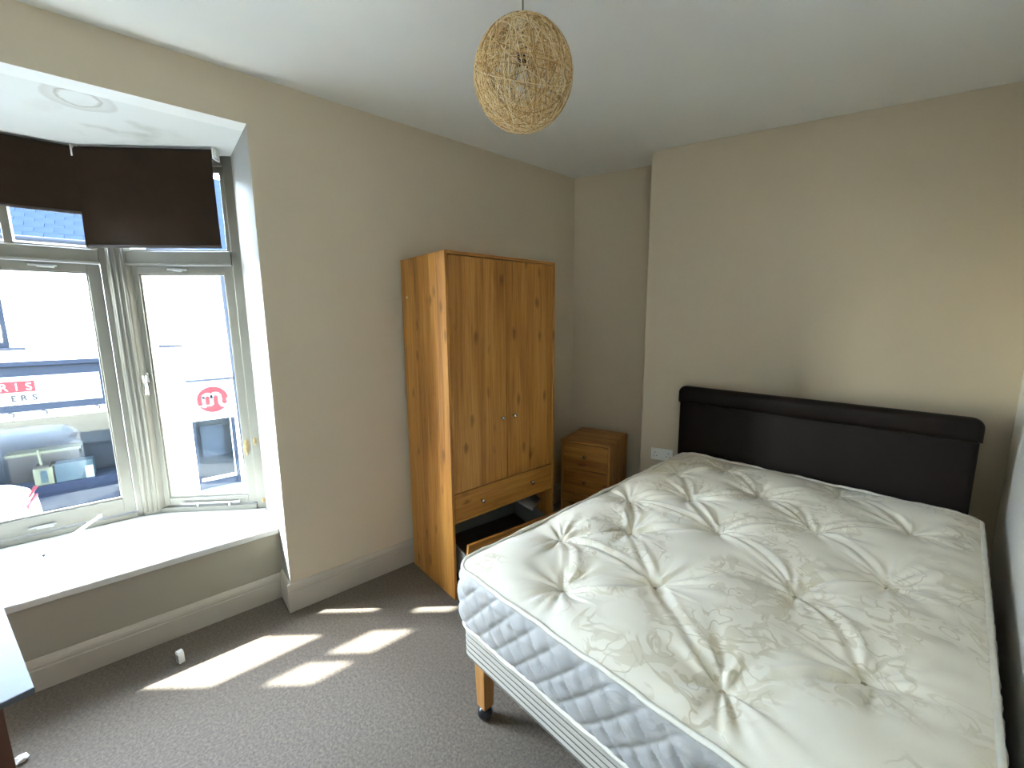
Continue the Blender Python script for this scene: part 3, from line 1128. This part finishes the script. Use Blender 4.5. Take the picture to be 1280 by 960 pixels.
def knob(parent, y, z, x=DX1, px=CX, py=CY):
    m = MB()
    m.lathe([(0.005, 0.0), (0.005, 0.010), (0.010, 0.014), (0.0125, 0.019), (0.011, 0.024), (0.005, 0.027)], 16, (x - px, y - py, z), 0)
    return m.build('knob', 'chrome', parent, smooth=True)
dl = wbox('door', 'wood_z', DX0, DX1, WY0 + T + 0.004, YM - 0.0015, 0.610, WZ - T - 0.004)
dr = wbox('door', 'wood_z', DX0, DX1, YM + 0.0015, WY1 - T - 0.002, 0.610, WZ - T - 0.003)
knob(dl, 1.470, 0.978)
knob(dr, 1.558, 0.980)
d1 = wbox('drawer', 'wood_y', DX0, DX1, WY0 + T + 0.004, WY1 - T - 0.002, 0.440, 0.605)
knob(d1, 1.318, 0.527)
knob(d1, 1.701, 0.533)
# upper drawer box behind its front
m = MB()
for y in (WY0 + 0.035, WY1 - 0.047):
    m.box(WX0 + 0.02 - CX, DX0 - CX, y - CY, y + 0.012 - CY, 0.455, 0.58)
m.box(WX0 + 0.02 - CX, DX0 - CX, WY0 + 0.035 - CY, WY1 - 0.035 - CY, 0.452, 0.458)
m.build('drawer_box', 'inner_dark', wd)
# bottom drawer: slid out, dropped and twisted
d2 = empty('bottom_drawer', (0.60 - CX, 1.492 - CY, 0.0), R(-1.2), wd)
d2.rotation_euler = (R(-1.5), R(7), R(-1.5))
d2['label'] = 'fallen drawer with brown front and white sides'
fr = box(-0.008, 0.008, -0.372, 0.372, 0.035, 0.372).build('drawer_front', 'wood_y', d2, 0.0015)
for y in (-0.338, 0.326):
    o = box(-0.44, -0.008, y, y + 0.012, 0.11, 0.262).build('drawer_side', 'drawer_white', d2, 0.001)
box(-0.44, -0.008, -0.326, 0.326, 0.116, 0.122).build('drawer_bottom', 'inner_dark', d2)
box(-0.452, -0.44, -0.338, 0.338, 0.11, 0.262).build('drawer_back', 'drawer_white', d2)
for y in (-0.19, 0.19):
    m = MB()
    m.lathe([(0.005, 0.0), (0.005, 0.010), (0.010, 0.014), (0.0125, 0.019), (0.011, 0.024), (0.005, 0.027)], 16, (0.008, y, 0.22), 0)
    m.build('knob', 'chrome', d2, smooth=True)
# loose runner board slumped in the opening
o = box(-0.05, 0.05, -0.19, 0.19, -0.006, 0.006).build('drawer_panel', 'drawer_white', wd, 0.001, loc=(0.44 - CX, 1.76 - CY, 0.375), rot=(R(-14), R(24), R(30)))
# hinge screw caps on the side
for y, z in ((WX0 + 0.04, 1.66),):
    m = MB()
    m.lathe([(0.006, -0.002), (0.006, 0.0), (0.003, 0.0015)], 12, (0.10 - CX, WY0 - 0.0005 - CY, 1.66), 1)
    m.build('screw_cap', 'plastic_white', wd)

# ------------------------------------------------------------------ bedside cabinet in the alcove
NA = R(17.5)
nw, nd, nz = 0.376, 0.40, 0.65
fl = Vector((0.258, 2.243, 0))
ax_r = Vector((math.cos(NA), math.sin(NA), 0))
ax_b = Vector((-math.sin(NA), math.cos(NA), 0))
no = fl + ax_r * nw / 2 + ax_b * nd / 2
ns = empty('bedside_cabinet', no, NA)
tag(ns, 'small beech-effect bedside cabinet with three drawers standing in the alcove', 'bedside cabinet')
box(-nw / 2, -nw / 2 + T, -nd / 2, nd / 2, 0, nz - T).build('side_panel', 'wood_z', ns, 0.0015)
box(nw / 2 - T, nw / 2, -nd / 2, nd / 2, 0, nz - T).build('side_panel', 'wood_z', ns, 0.0015)
box(-nw / 2, nw / 2, -nd / 2 - 0.002, nd / 2, nz - T, nz).build('top_panel', 'wood_x', ns, 0.002)
box(-nw / 2 + T, nw / 2 - T, nd / 2 - 0.006, nd / 2, 0.02, nz - T).build('back_panel', 'inner_dark', ns)
box(-nw / 2 + T, nw / 2 - T, -nd / 2 + 0.03, -nd / 2 + 0.045, 0, 0.05).build('plinth', 'wood_x', ns, 0.001)
zz = [0.055, 0.245, 0.436, nz - T - 0.004]
for i in range(3):
    f = box(-nw / 2 + T + 0.002, nw / 2 - T - 0.002, -nd / 2 + 0.002, -nd / 2 + 0.018, zz[i] + 0.003, zz[i + 1] - 0.003).build('drawer', 'wood_x', ns, 0.0015)
    m = MB()
    m.lathe([(0.005, 0.0), (0.005, -0.010), (0.010, -0.014), (0.0125, -0.019), (0.011, -0.024), (0.005, -0.027)], 16, (0, -nd / 2 + 0.002, (zz[i] + zz[i + 1]) / 2 + 0.01), 1)
    m.build('knob', 'chrome', f, smooth=True)
    box(-nw / 2 + T + 0.012, nw / 2 - T - 0.012, -nd / 2 + 0.018, nd / 2 - 0.03, zz[i] + 0.02, zz[i + 1] - 0.04).build('drawer_box', 'inner_dark', f)

# ------------------------------------------------------------------ wall socket on the chimney breast
sp = backpt(0.755) + TB * 0.073
sk = empty('wall_socket', (sp.x, sp.y, 0.572), math.atan2(TB.y, TB.x))     # local x along the wall, local -y into the room
tag(sk, 'white double switched wall socket beside the headboard', 'socket')
pl = box(-0.073, 0.073, -0.009, 0.0, -0.043, 0.043).build('face_plate', 'plastic_white', sk, 0.003, seg=3)
for sx in (-0.045, 0.045):
    for (a, b, w_, h_) in ((0, 0.012, 0.004, 0.009), (-0.011, -0.012, 0.007, 0.004), (0.011, -0.012, 0.007, 0.004)):
        box(sx + a - w_ / 2, sx + a + w_ / 2, -0.0098, -0.0085, b - h_ / 2, b + h_ / 2).build('pin_hole', 'socket_hole', pl)
for sx in (-0.014, 0.014):
    box(sx - 0.006, sx + 0.006, -0.012, -0.0085, 0.008, 0.030).build('switch', 'plastic_white', sk, 0.001)

# ------------------------------------------------------------------ pendant lamp
LC = Vector((1.188, 1.026, 2.326))
LR = 0.1635
lp = empty('pendant_lamp', (LC.x, LC.y, HC))
tag(lp, 'round woven twine ball lampshade hanging on a thin cord from the ceiling', 'pendant lamp')
zc = LC.z - HC
MB().lathe([(0.048, 0.0), (0.048, -0.008), (0.036, -0.020), (0.012, -0.028), (0.006, -0.034)], 24).build('ceiling_rose', 'plastic_white', lp, smooth=True)
MB().tube([(0, 0, -0.03), (0, 0, zc + 0.075)], 0.0028, 8).build('cord', 'cord_grey', lp, smooth=True)
MB().lathe([(0.008, 0.09), (0.018, 0.082), (0.020, 0.05), (0.021, 0.03), (0.016, 0.026)], 16, (0, 0, zc)).build('lamp_holder', 'castor_black', lp, smooth=True)
MB().lathe([(0.012, 0.03), (0.014, 0.012), (0.026, -0.014), (0.030, -0.036), (0.024, -0.058), (0.010, -0.067), (0.002, -0.069)], 18, (0, 0, zc)).build('bulb', 'bulb_glass', lp, smooth=True)
def build_shade():
    rng = random.Random(11)
    m = MB()
    n = 44
    for i in range(300):
        # strands follow tilted, slightly small circles, most of them passing near the poles
        tilt = rng.gauss(R(78), R(16)) if i % 4 else rng.uniform(0, math.pi)
        az = rng.uniform(0, 2 * math.pi)
        off = rng.gauss(0, 0.16)
        off = max(-0.55, min(0.55, off))
        nrm = Vector((math.sin(tilt) * math.cos(az), math.sin(tilt) * math.sin(az), math.cos(tilt)))
        ref = Vector((0, 0, 1)) if abs(nrm.z) < 0.95 else Vector((1, 0, 0))
        u = nrm.cross(ref).normalized()
        w = nrm.cross(u)
        rad = math.sqrt(1 - off * off)
        lay = LR - 0.0035 * rng.random()
        th = rng.uniform(0.0010, 0.0019)
        m.cur = rng.choice((0, 0, 1, 1, 2, 2))
        span = rng.uniform(0.55, 1.0) * 2 * math.pi
        a0 = rng.uniform(0, 2 * math.pi)
        wob = rng.uniform(0, 0.03)
        ph = rng.uniform(0, 6.28)
        pts = []
        for k in range(n):
            a = a0 + span * k / (n - 1)
            o_ = off + wob * math.sin(3 * a + ph)
            d = (nrm * o_ + (u * math.cos(a) + w * math.sin(a)) * rad).normalized()
            # opening round the cord at the top
            if d.z > 0.965:
                hz = Vector((d.x, d.y, 0))
                hz = hz.normalized() if hz.length > 1e-4 else Vector((1, 0, 0))
                d = (hz * 0.262 + Vector((0, 0, 0.965))).normalized()
            pts.append(d * lay + Vector((0, 0, zc)))
        m.tube(pts, th, 3, cap=False)
    o = m.build('shade', ['twine', 'twine_pale', 'twine_dark'], lp, smooth=True, fix=False)
    o['label'] = 'woven natural twine globe'
build_shade()

# ------------------------------------------------------------------ desk at the lower left
DA = R(15)
dk = empty('desk', (1.02, -0.275, 0), DA)     # local -x runs away from the corner, local -y towards the near wall
tag(dk, 'desk with a pale speckled laminate top and dark wooden sides', 'desk')
DL, DD = 0.72, 0.50
box(-DL, 0, -DD, 0, 0.728, 0.742).build('desk_top', 'desk_laminate', dk, 0.002)
box(-DL + 0.03, -0.035, -DD + 0.03, -0.045, 0.70, 0.728).build('top_frame', 'wood_dark', dk, 0.001)
box(-0.055, -0.035, -DD + 0.03, -0.045, 0.0, 0.70).build('side_panel', 'wood_dark', dk, 0.002)
box(-DL + 0.03, -DL + 0.05, -DD + 0.03, -0.045, 0.0, 0.70).build('side_panel', 'wood_dark', dk, 0.002)
box(-DL + 0.05, -0.055, -0.063, -0.047, 0.25, 0.70).build('back_panel', 'wood_dark', dk, 0.002)
dw = box(-DL + 0.052, -0.057, -DD + 0.03, -DD + 0.046, 0.56, 0.698).build('drawer', 'wood_dark', dk, 0.002)
m = MB()
m.lathe([(0.005, 0.0), (0.005, -0.010), (0.012, -0.016), (0.010, -0.024), (0.004, -0.026)], 14, (-DL / 2, -DD + 0.03, 0.63), 1)
m.build('knob', 'chrome', dw, smooth=True)

# small things on the carpet
ds = empty('plastic_cap', (0.035, -0.053, 0), R(20))
tag(ds, 'small white plastic cap standing on the carpet under the window board', 'plastic cap')
m = MB()
m.extrude([(-0.019, 0.0), (0.019, 0.0), (0.016, 0.044), (0.011, 0.053), (0.0, 0.056), (-0.011, 0.053), (-0.016, 0.044)], 1, -0.011, 0.011)
m.build('shell', 'plastic_white', ds, 0.002)
m = MB()
m.extrude([(-0.012, 0.006), (0.012, 0.006), (0.010, 0.038), (-0.010, 0.038)], 1, -0.0125, -0.0105)
m.build('inset', 'drawer_white', ds)
rng = random.Random(5)
bm = bmesh.new()
bmesh.ops.create_icosphere(bm, subdivisions=2, radius=0.018)
for v in bm.verts:
    v.co *= 0.7 + 0.5 * rng.random()
    v.co.z = max(v.co.z * 0.6 + 0.012, 0.0)
me = bpy.data.meshes.new('paper_scrap')
bm.to_mesh(me)
bm.free()
me.materials.append(M['plastic_white'])
ps = bpy.data.objects.new('paper_scrap', me)
COL.objects.link(ps)
ps.location = (0.225, -0.505, 0)
tag(ps, 'crumpled white paper scrap on the carpet beside the desk', 'paper')

# ------------------------------------------------------------------ street outside
FX = -11.3
KS = (2.318 - FX) / (2.318 + 9.0)
def fy(y): return y * KS
def fz(z): return 1.53 + (z - 1.53) * KS
GZ = -3.05
struct(box(-60, -1.1, -45, 45, GZ - 0.3, GZ).build('street_ground', 'asphalt'), 'grey road surface of the street below')
struct(box(FX - 0.2, FX + 1.7, -45, 45, GZ, GZ + 0.12).build('pavement_far', 'paving', bevel=0.02), 'pale pavement in front of the shop')
struct(box(-2.9, -0.56, -45, 45, GZ, GZ + 0.12).build('pavement_near', 'paving', bevel=0.02), 'pavement below the bay window')

bd = empty('shop_building', (FX, 0, GZ))
tag(bd, 'white rendered shop building with blue-grey shopfront and slate roof across the street', 'building')
def fbox(name, mat, y0, y1, z0, z1, d0, d1, parent=bd, bevel=0.0):
    """d0..d1: depth from the wall face, outwards positive"""
    return box(d0, d1, y0, y1, z0 - GZ, z1 - GZ).build(name, mat, parent, bevel)
EAV = fz(3.02)
Y0B, Y1B = -14.0, 12.0
# shop openings: (y0,y1,z0,z1)
OPA = (fy(-6.2), fy(-0.80), fz(-1.52), fz(-0.18))
OPB = (fy(0.52), fy(1.19), fz(-2.02), fz(-0.62))
UW = [(fy(-2.75), fy(-1.90), fz(1.12), fz(2.36)), (fy(-0.42), fy(0.34), fz(1.07), fz(2.43)), (fy(2.2), fy(2.96), fz(1.07), fz(2.43)), (fy(-5.2), fy(-4.4), fz(1.12), fz(2.36))]
def wall_with_holes():
    holes = [OPA, OPB] + UW
    ys = sorted({Y0B, Y1B} | {h[0] for h in holes} | {h[1] for h in holes})
    zs = sorted({GZ, EAV} | {h[2] for h in holes} | {h[3] for h in holes})
    m = MB()
    for a, b in zip(ys[:-1], ys[1:]):
        for c, d in zip(zs[:-1], zs[1:]):
            cy, cz = (a + b) / 2, (c + d) / 2
            if any(h[0] < cy < h[1] and h[2] < cz < h[3] for h in holes):
                continue
            m.box(-0.35, 0, a, b, c - GZ, d - GZ)
    return m.build('wall', 'render_white', bd)
wall_with_holes()
box(-7.0, -6.7, Y0B, Y1B, 0, EAV - GZ).build('rear_wall', 'render_white', bd)
for y in (Y0B, Y1B - 0.3):
    box(-7.0, -0.35, y, y + 0.3, 0, EAV - GZ).build('end_wall', 'render_white', bd)
box(-6.7, -0.35, Y0B, Y1B, fz(1.0) - GZ - 0.25, fz(1.0) - GZ - 0.1).build('upper_storey', 'shop_dark', bd)
box(-6.7, -0.35, Y0B, Y1B, 0.05, 0.12).build('shop_floor', 'shop_mid', bd)
# slate roof in stepped courses
rf = empty('roof', (0, 0, EAV - GZ), 0, bd)
slope = R(38)
c_, s_ = math.cos(slope), math.sin(slope)
def slate_geo(m, x0, y, z0, w_):
    p = [(x0, z0), (x0 - 0.25 * c_, z0 + 0.25 * s_), (x0 - 0.25 * c_, z0 + 0.25 * s_ - 0.025), (x0, z0 - 0.03)]
    m.add([(q[0], y, q[1]) for q in p] + [(q[0], y + w_, q[1]) for q in p],
          [(0, 1, 2, 3), (7, 6, 5, 4), (0, 4, 5, 1), (1, 5, 6, 2), (2, 6, 7, 3), (3, 7, 4, 0)])
sm_ = MB()
slate_geo(sm_, 0, 0, 0, 0.294)
proto = sm_.build('slate', 'slate', rf)
first = True
field = MB()
for i in range(14):
    x0 = 0.25 - i * 0.19 * c_
    z0 = i * 0.19 * s_
    y = Y0B - 0.1 + (0.15 if i % 2 else 0)
    while y < Y1B:
        dz = random.uniform(0, 0.008)
        if -3.3 < y < 0.6:
            o = proto if first else proto.copy()
            if not first:
                COL.objects.link(o)
            first = False
            o.location = (x0, y, z0 + dz)
        else:
            slate_geo(field, x0, y, z0 + dz, 0.294)
        y += 0.30
fo = field.build('slate_field', 'slate', rf)
fo['kind'] = 'stuff'
m = MB()
hx = 0.2 - 3.6
m.add([(0.20, Y0B, -0.06), (hx, Y0B, -0.06 + 3.6 * math.tan(slope)), (-7.2, Y0B, -0.06), (0.20, Y1B, -0.06), (hx, Y1B, -0.06 + 3.6 * math.tan(slope)), (-7.2, Y1B, -0.06)],
      [(0, 1, 2), (5, 4, 3), (0, 3, 4, 1), (1, 4, 5, 2), (2, 5, 3, 0)])
m.build('roof_deck', 'slate', rf)
MB().tube([(0.30, Y0B, -0.05), (0.30, Y1B, -0.05)], 0.055, 10).build('gutter', 'sill_slate', rf)
# upper windows
for k, (a, b, c, d) in enumerate(UW):
    blue = k in (0, 3)
    w_ = MB()
    rect_ring_y = lambda mm, y0, y1, z0, z1, t: (mm.box(-0.22, -0.14, y0, y0 + t, z0, z1), mm.box(-0.22, -0.14, y1 - t, y1, z0, z1), mm.box(-0.22, -0.14, y0 + t, y1 - t, z1 - t, z1), mm.box(-0.22, -0.14, y0 + t, y1 - t, z0, z0 + t), mm.box(-0.22, -0.14, y0 + t, y1 - t, (z0 + z1) / 2 - 0.03, (z0 + z1) / 2 + 0.03))
    rect_ring_y(w_, a, b, c - GZ, d - GZ, 0.10 if blue else 0.05)
    wo_ = w_.build('upper_window', 'fascia_blue' if blue else 'render_white', bd)
    fbox('pane', 'window_glass', a + 0.04, b - 0.04, c + 0.04, d - 0.04, -0.19, -0.18, wo_)
    fbox('curtain', 'shop_mid' if blue else 'net_curtain', a + 0.02, b - 0.02, c + 0.02, d - 0.02, -0.30, -0.26, wo_)
    fbox('window_ledge', 'sill_slate', a - 0.05, b + 0.22 if blue else b + 0.16, c - 0.06, c, -0.14, 0.09, wo_)
# left shopfront
fbox('fascia', 'fascia_blue', fy(-6.3), fy(-0.76), fz(-0.02), fz(0.86), -0.02, 0.12, bevel=0.01)
fbox('cornice', 'fascia_blue', fy(-6.35), fy(-0.74), fz(0.79), fz(0.875), 0.12, 0.22, bevel=0.01)
sg = fbox('sign_panel', 'sign_white', fy(-5.6), fy(-0.835), fz(0.11), fz(0.61), 0.12, 0.14)
rb = fbox('red_block', 'sign_red', fy(-3.4), fy(-1.675), fz(0.335), fz(0.53), 0.14, 0.15, sg)
def text(body, y_left, zc_, h, mat, parent, d0, step):
    for k, ch in enumerate(body):
        cu = bpy.data.curves.new('letter', 'FONT')
        cu.body = ch
        cu.size = h / 0.7
        cu.extrude = 0.004
        cu.offset = 0.006 if mat == 'sign_grey' else -0.002
        tmp = bpy.data.objects.new('tmp_text', cu)
        COL.objects.link(tmp)
        dg = bpy.context.evaluated_depsgraph_get()
        me = bpy.data.meshes.new_from_object(tmp.evaluated_get(dg))
        bpy.data.objects.remove(tmp)
        me.materials.clear()
        me.materials.append(M[mat])
        o = bpy.data.objects.new('letter', me)
        COL.objects.link(o)
        o.parent = parent
        xs_ = [v.co.x for v in me.vertices]
        o.location = (d0, y_left + step * k - (min(xs_) + max(xs_)) / 2, zc_ - h / 2 - GZ)
        o.rotation_euler = (R(90), 0, R(90))
text('RIS', fy(-2.04), fz(0.432), 0.155, 'sign_white', rb, 0.157, 0.175)
text('ERS', fy(-1.945), fz(0.232), 0.12, 'sign_grey', sg, 0.146, 0.148)
fbox('shutter_bar', 'sign_white', fy(-6.2), fy(-0.83), fz(-0.165), fz(0.035), -0.02, 0.10)
for yy in (-2.03, -1.63, -0.94):
    m = MB()
    m.tube([(0.104, fy(yy) + 0.05 * math.cos(a), fz(-0.07) - GZ + 0.05 * math.sin(a)) for a in [R(q) for q in range(-60, 150, 30)]], 0.014, 6)
    m.build('bar_mark', 'sign_grey', bd)
for yy in (-6.3, -0.80):
    fbox('pilaster', 'fascia_blue', fy(yy) - (0.0 if yy > -2 else 0.25), fy(yy) + (0.09 if yy > -2 else 0.0), GZ, fz(-0.02), -0.05, 0.10)
fbox('shop_window_frame', 'fascia_blue', fy(-6.2), fy(-0.80), fz(-1.60), fz(-1.46), -0.08, 0.06)
fbox('stall_riser', 'fascia_blue', fy(-6.2), fy(-0.80), GZ, fz(-1.60), -0.05, 0.03)
fbox('shop_pane', 'window_glass', fy(-6.2), fy(-0.80), fz(-1.48), fz(-0.15), -0.04, -0.03)
fbox('display_shelf', 'shop_mid', fy(-6.2), fy(-0.80), fz(-1.60), fz(-1.49), -0.85, -0.06)
fbox('display_backing', 'shop_dark', fy(-6.2), fy(-0.70), GZ, fz(-0.05), -1.30, -1.25)
# right shopfront with the round m sign
ms = fbox('projecting_sign_panel', 'sign_white', fy(0.475), fy(1.255), fz(-0.61), fz(0.265), 0.0, 0.10, bevel=0.01)
fbox('sign_ledge', 'sill_slate', fy(0.44), fy(1.29), fz(0.27), fz(0.31), 0.0, 0.20)
cyy, czz = (fy(0.475) + fy(1.255)) / 2 + 0.03, (fz(-0.61) + fz(0.265)) / 2 + 0.02
m = MB()
m.lathe([(0.345, 0.10), (0.345, 0.108)], 48, (0, cyy, czz - GZ), 0)
lg = m.build('red_disc', 'sign_red', ms)
def ribbon(path, hw_, d0, d1):
    """flat letter stroke on the sign face, path in (y,z)"""
    P = [Vector((p[0], p[1])) for p in path]
    n = len(P)
    L_, Rr = [], []
    for i in range(n):
        t = (P[min(i + 1, n - 1)] - P[max(i - 1, 0)]).normalized()
        nn = Vector((-t.y, t.x))
        L_.append(P[i] + nn * hw_)
        Rr.append(P[i] - nn * hw_)
    m = MB()
    vs = [(d, p.x, p.y) for d in (d0, d1) for pr in (L_, Rr) for p in pr]
    fs = []
    for i in range(n - 1):
        a, b = i, i + n
        fs += [(a, a + 1, b + 1, b), (2 * n + a, 2 * n + b, 2 * n + b + 1, 2 * n + a + 1), (a, 2 * n + a, 2 * n + a + 1, a + 1), (b, b + 1, 2 * n + b + 1, 2 * n + b)]
    fs += [(0, n, 3 * n, 2 * n), (n - 1, 3 * n - 1, 4 * n - 1, 2 * n - 1)]
    m.add(vs, fs)
    return m
def arcp(cy_, cz_, r, a0, a1, n=10):
    return [(cy_ + r * math.cos(R(a0 + (a1 - a0) * k / n)), cz_ + r * math.sin(R(a0 + (a1 - a0) * k / n))) for k in range(n + 1)]
zb_ = czz - GZ
str1 = [(cyy - 0.20, zb_ - 0.20), (cyy - 0.20, zb_ + 0.10)]
str2 = [(cyy - 0.205, zb_ + 0.03)] + arcp(cyy - 0.115, zb_ + 0.06, 0.085, 160, 0) + [(cyy - 0.03, zb_ - 0.14)]
str3 = [(cyy - 0.03, zb_ + 0.03)] + arcp(cyy + 0.065, zb_ + 0.06, 0.09, 160, 0) + [(cyy + 0.155, zb_ - 0.08)] + arcp(cyy + 0.255, zb_ - 0.09, 0.10, 180, 300) + arcp(cyy + 0.30, zb_ - 0.09, 0.06, 300, 450)
str4 = [(cyy - 0.34, zb_ - 0.155), (cyy - 0.02, zb_ - 0.155)]
for s_, wd_ in ((str1, 0.032), (str2, 0.036), (str3, 0.038), (str4, 0.010)):
    ribbon(s_, wd_, 0.109, 0.114).build('logo_stroke', 'sign_white', lg)
fbox('doorway_frame', 'fascia_blue', fy(0.475), fy(0.525), GZ, fz(-0.60), -0.02, 0.06)
fbox('doorway_frame', 'fascia_blue', fy(1.185), fy(1.255), GZ, fz(-0.60), -0.02, 0.06)
fbox('door_pane', 'window_glass', fy(0.52), fy(1.19), fz(-2.02), fz(-0.62), -0.06, -0.05)
fbox('door_backing', 'shop_dark', fy(0.30), fy(1.45), GZ, fz(-0.55), -0.75, -0.70)
fbox('notice_board', 'shop_mid', fy(0.62), fy(1.05), fz(-1.55), fz(-0.82), -0.45, -0.42)
fbox('stall_riser', 'fascia_blue', fy(0.52), fy(1.19), GZ, fz(-2.02), -0.05, 0.02)
# downpipe, alarm box, thin edged plate
MB().tube([(0.10, fy(1.30), EAV - GZ), (0.10, fy(1.38), 0.15)], 0.055, 10).build('downpipe', 'pipe_blue', bd)
MB().tube([(0.07, fy(1.52), fz(0.1) - GZ), (0.07, fy(1.56), 0.15)], 0.04, 10).build('downpipe', 'pipe_blue', bd)
al = fbox('alarm_box', 'pipe_blue', fy(1.42), fy(1.62), fz(-0.28), fz(0.02), 0.0, 0.14, bevel=0.02)
MB().lathe([(0.05, 0.14), (0.05, 0.16), (0.02, 0.17)], 16, (0, fy(1.5), fz(-0.2) - GZ), 0).build('alarm_lens', 'sign_white', al)
pe = fbox('edged_plate', 'sign_white', fy(0.05), fy(0.14), fz(0.35), fz(0.88), 0.0, 0.02)
fbox('plate_edge', 'sign_red', fy(0.14), fy(0.15), fz(0.35), fz(0.88), 0.0, 0.022, pe)

# things in the shop window, on the display shelf
ZSH = fz(-1.49)
def wbx(name, label, cat, mat, y0, y1, h, d0, d1, extra=None):
    e = empty(name, (FX + (d0 + d1) / 2, (fy(y0) + fy(y1)) / 2, ZSH))
    tag(e, label, cat)
    hy = (fy(y1) - fy(y0)) / 2
    hd = (d1 - d0) / 2
    box(-hd, hd, -hy, hy, 0, h).build('body', mat, e, 0.005)
    return e, hy, hd
e, hy, hd = wbx('display_cabinet', 'cream toy cabinet with a dark front hatch in the shop window', 'cabinet', 'display_cream', -1.94, -1.69, 0.40, -0.50, -0.20)
box(hd, hd + 0.01, -hy * 0.3, hy * 0.4, 0.06, 0.34).build('hatch', 'display_teal', e)
box(-hd, hd + 0.02, -hy * 0.75, hy * 0.75, 0.40, 0.45).build('cap', 'display_brown', e)
MB().tube([(0, -0.03, 0.45), (0, -0.05, 0.80)], 0.025, 8).build('finial', 'display_cream', e)
e, hy, hd = wbx('display_case', 'grey-green box with a pale square label in the shop window', 'box', 'display_teal', -1.66, -1.14, 0.44, -0.55, -0.18)
box(hd, hd + 0.01, hy * 0.55, hy * 0.98, 0.02, 0.30).build('label_card', 'sign_white', e)
e, hy, hd = wbx('display_counter', 'long brown counter deep inside the dark shop window', 'counter', 'display_brown', -2.3, -1.35, 0.62, -1.15, -0.75)
box(-hd - 0.02, hd + 0.03, -hy - 0.03, hy + 0.03, 0.62, 0.68).build('counter_top', 'display_cream', e)

# white van parked at the kerb
vn = empty('van', (-8.35, -4.25, GZ))
tag(vn, 'white parked van with a magenta light strip at its rounded end', 'van')
vs, fs = [], []
lev = [(0.28, 0.06), (0.45, 0.0), (1.0, 0.0), (1.45, 0.03), (1.62, 0.09), (1.72, 0.20), (1.76, 0.38)]
npv = 0
for z, ins in lev:
    ring = rounded_rect(1.0 - ins, 2.42 - ins * 1.2, 0.62 - ins * 0.6, 10)
    npv = len(ring)
    vs += [(x, y, z) for x, y in ring]
for i in range(len(lev) - 1):
    for k in range(npv):
        fs.append((i * npv + k, i * npv + (k + 1) % npv, (i + 1) * npv + (k + 1) % npv, (i + 1) * npv + k))
fs += [tuple(range(npv))[::-1], tuple(range(len(vs) - npv, len(vs)))]
MB().add(vs, fs).build('body', 'van_white', vn, smooth=True)
box(-0.45, 0.28, 2.33, 2.385, 1.47, 1.54).build('light_strip', 'sign_red', vn, 0.01)
box(-0.75, -0.1, 2.30, 2.36, 1.585, 1.60).build('trim_strip', 'sign_red', vn, 0.004)
box(-0.62, 0.62, -2.44, -2.38, 0.95, 1.42).build('windscreen', 'van_glass', vn, 0.01)
for y in (-1.0, 0.4):
    box(0.965, 1.003, y - 0.45, y + 0.45, 1.05, 1.40).build('side_window', 'van_glass', vn, 0.01)
for x in (-0.88, 0.88):
    for y in (-1.5, 1.45):
        m = MB()
        m.lathe([(0.18, -0.11), (0.33, -0.10), (0.35, 0.0), (0.33, 0.10), (0.18, 0.11)], 24, (x, y, 0.35), 0)
        m.build('wheel', 'tyre', vn)

bpy.context.view_layer.update()
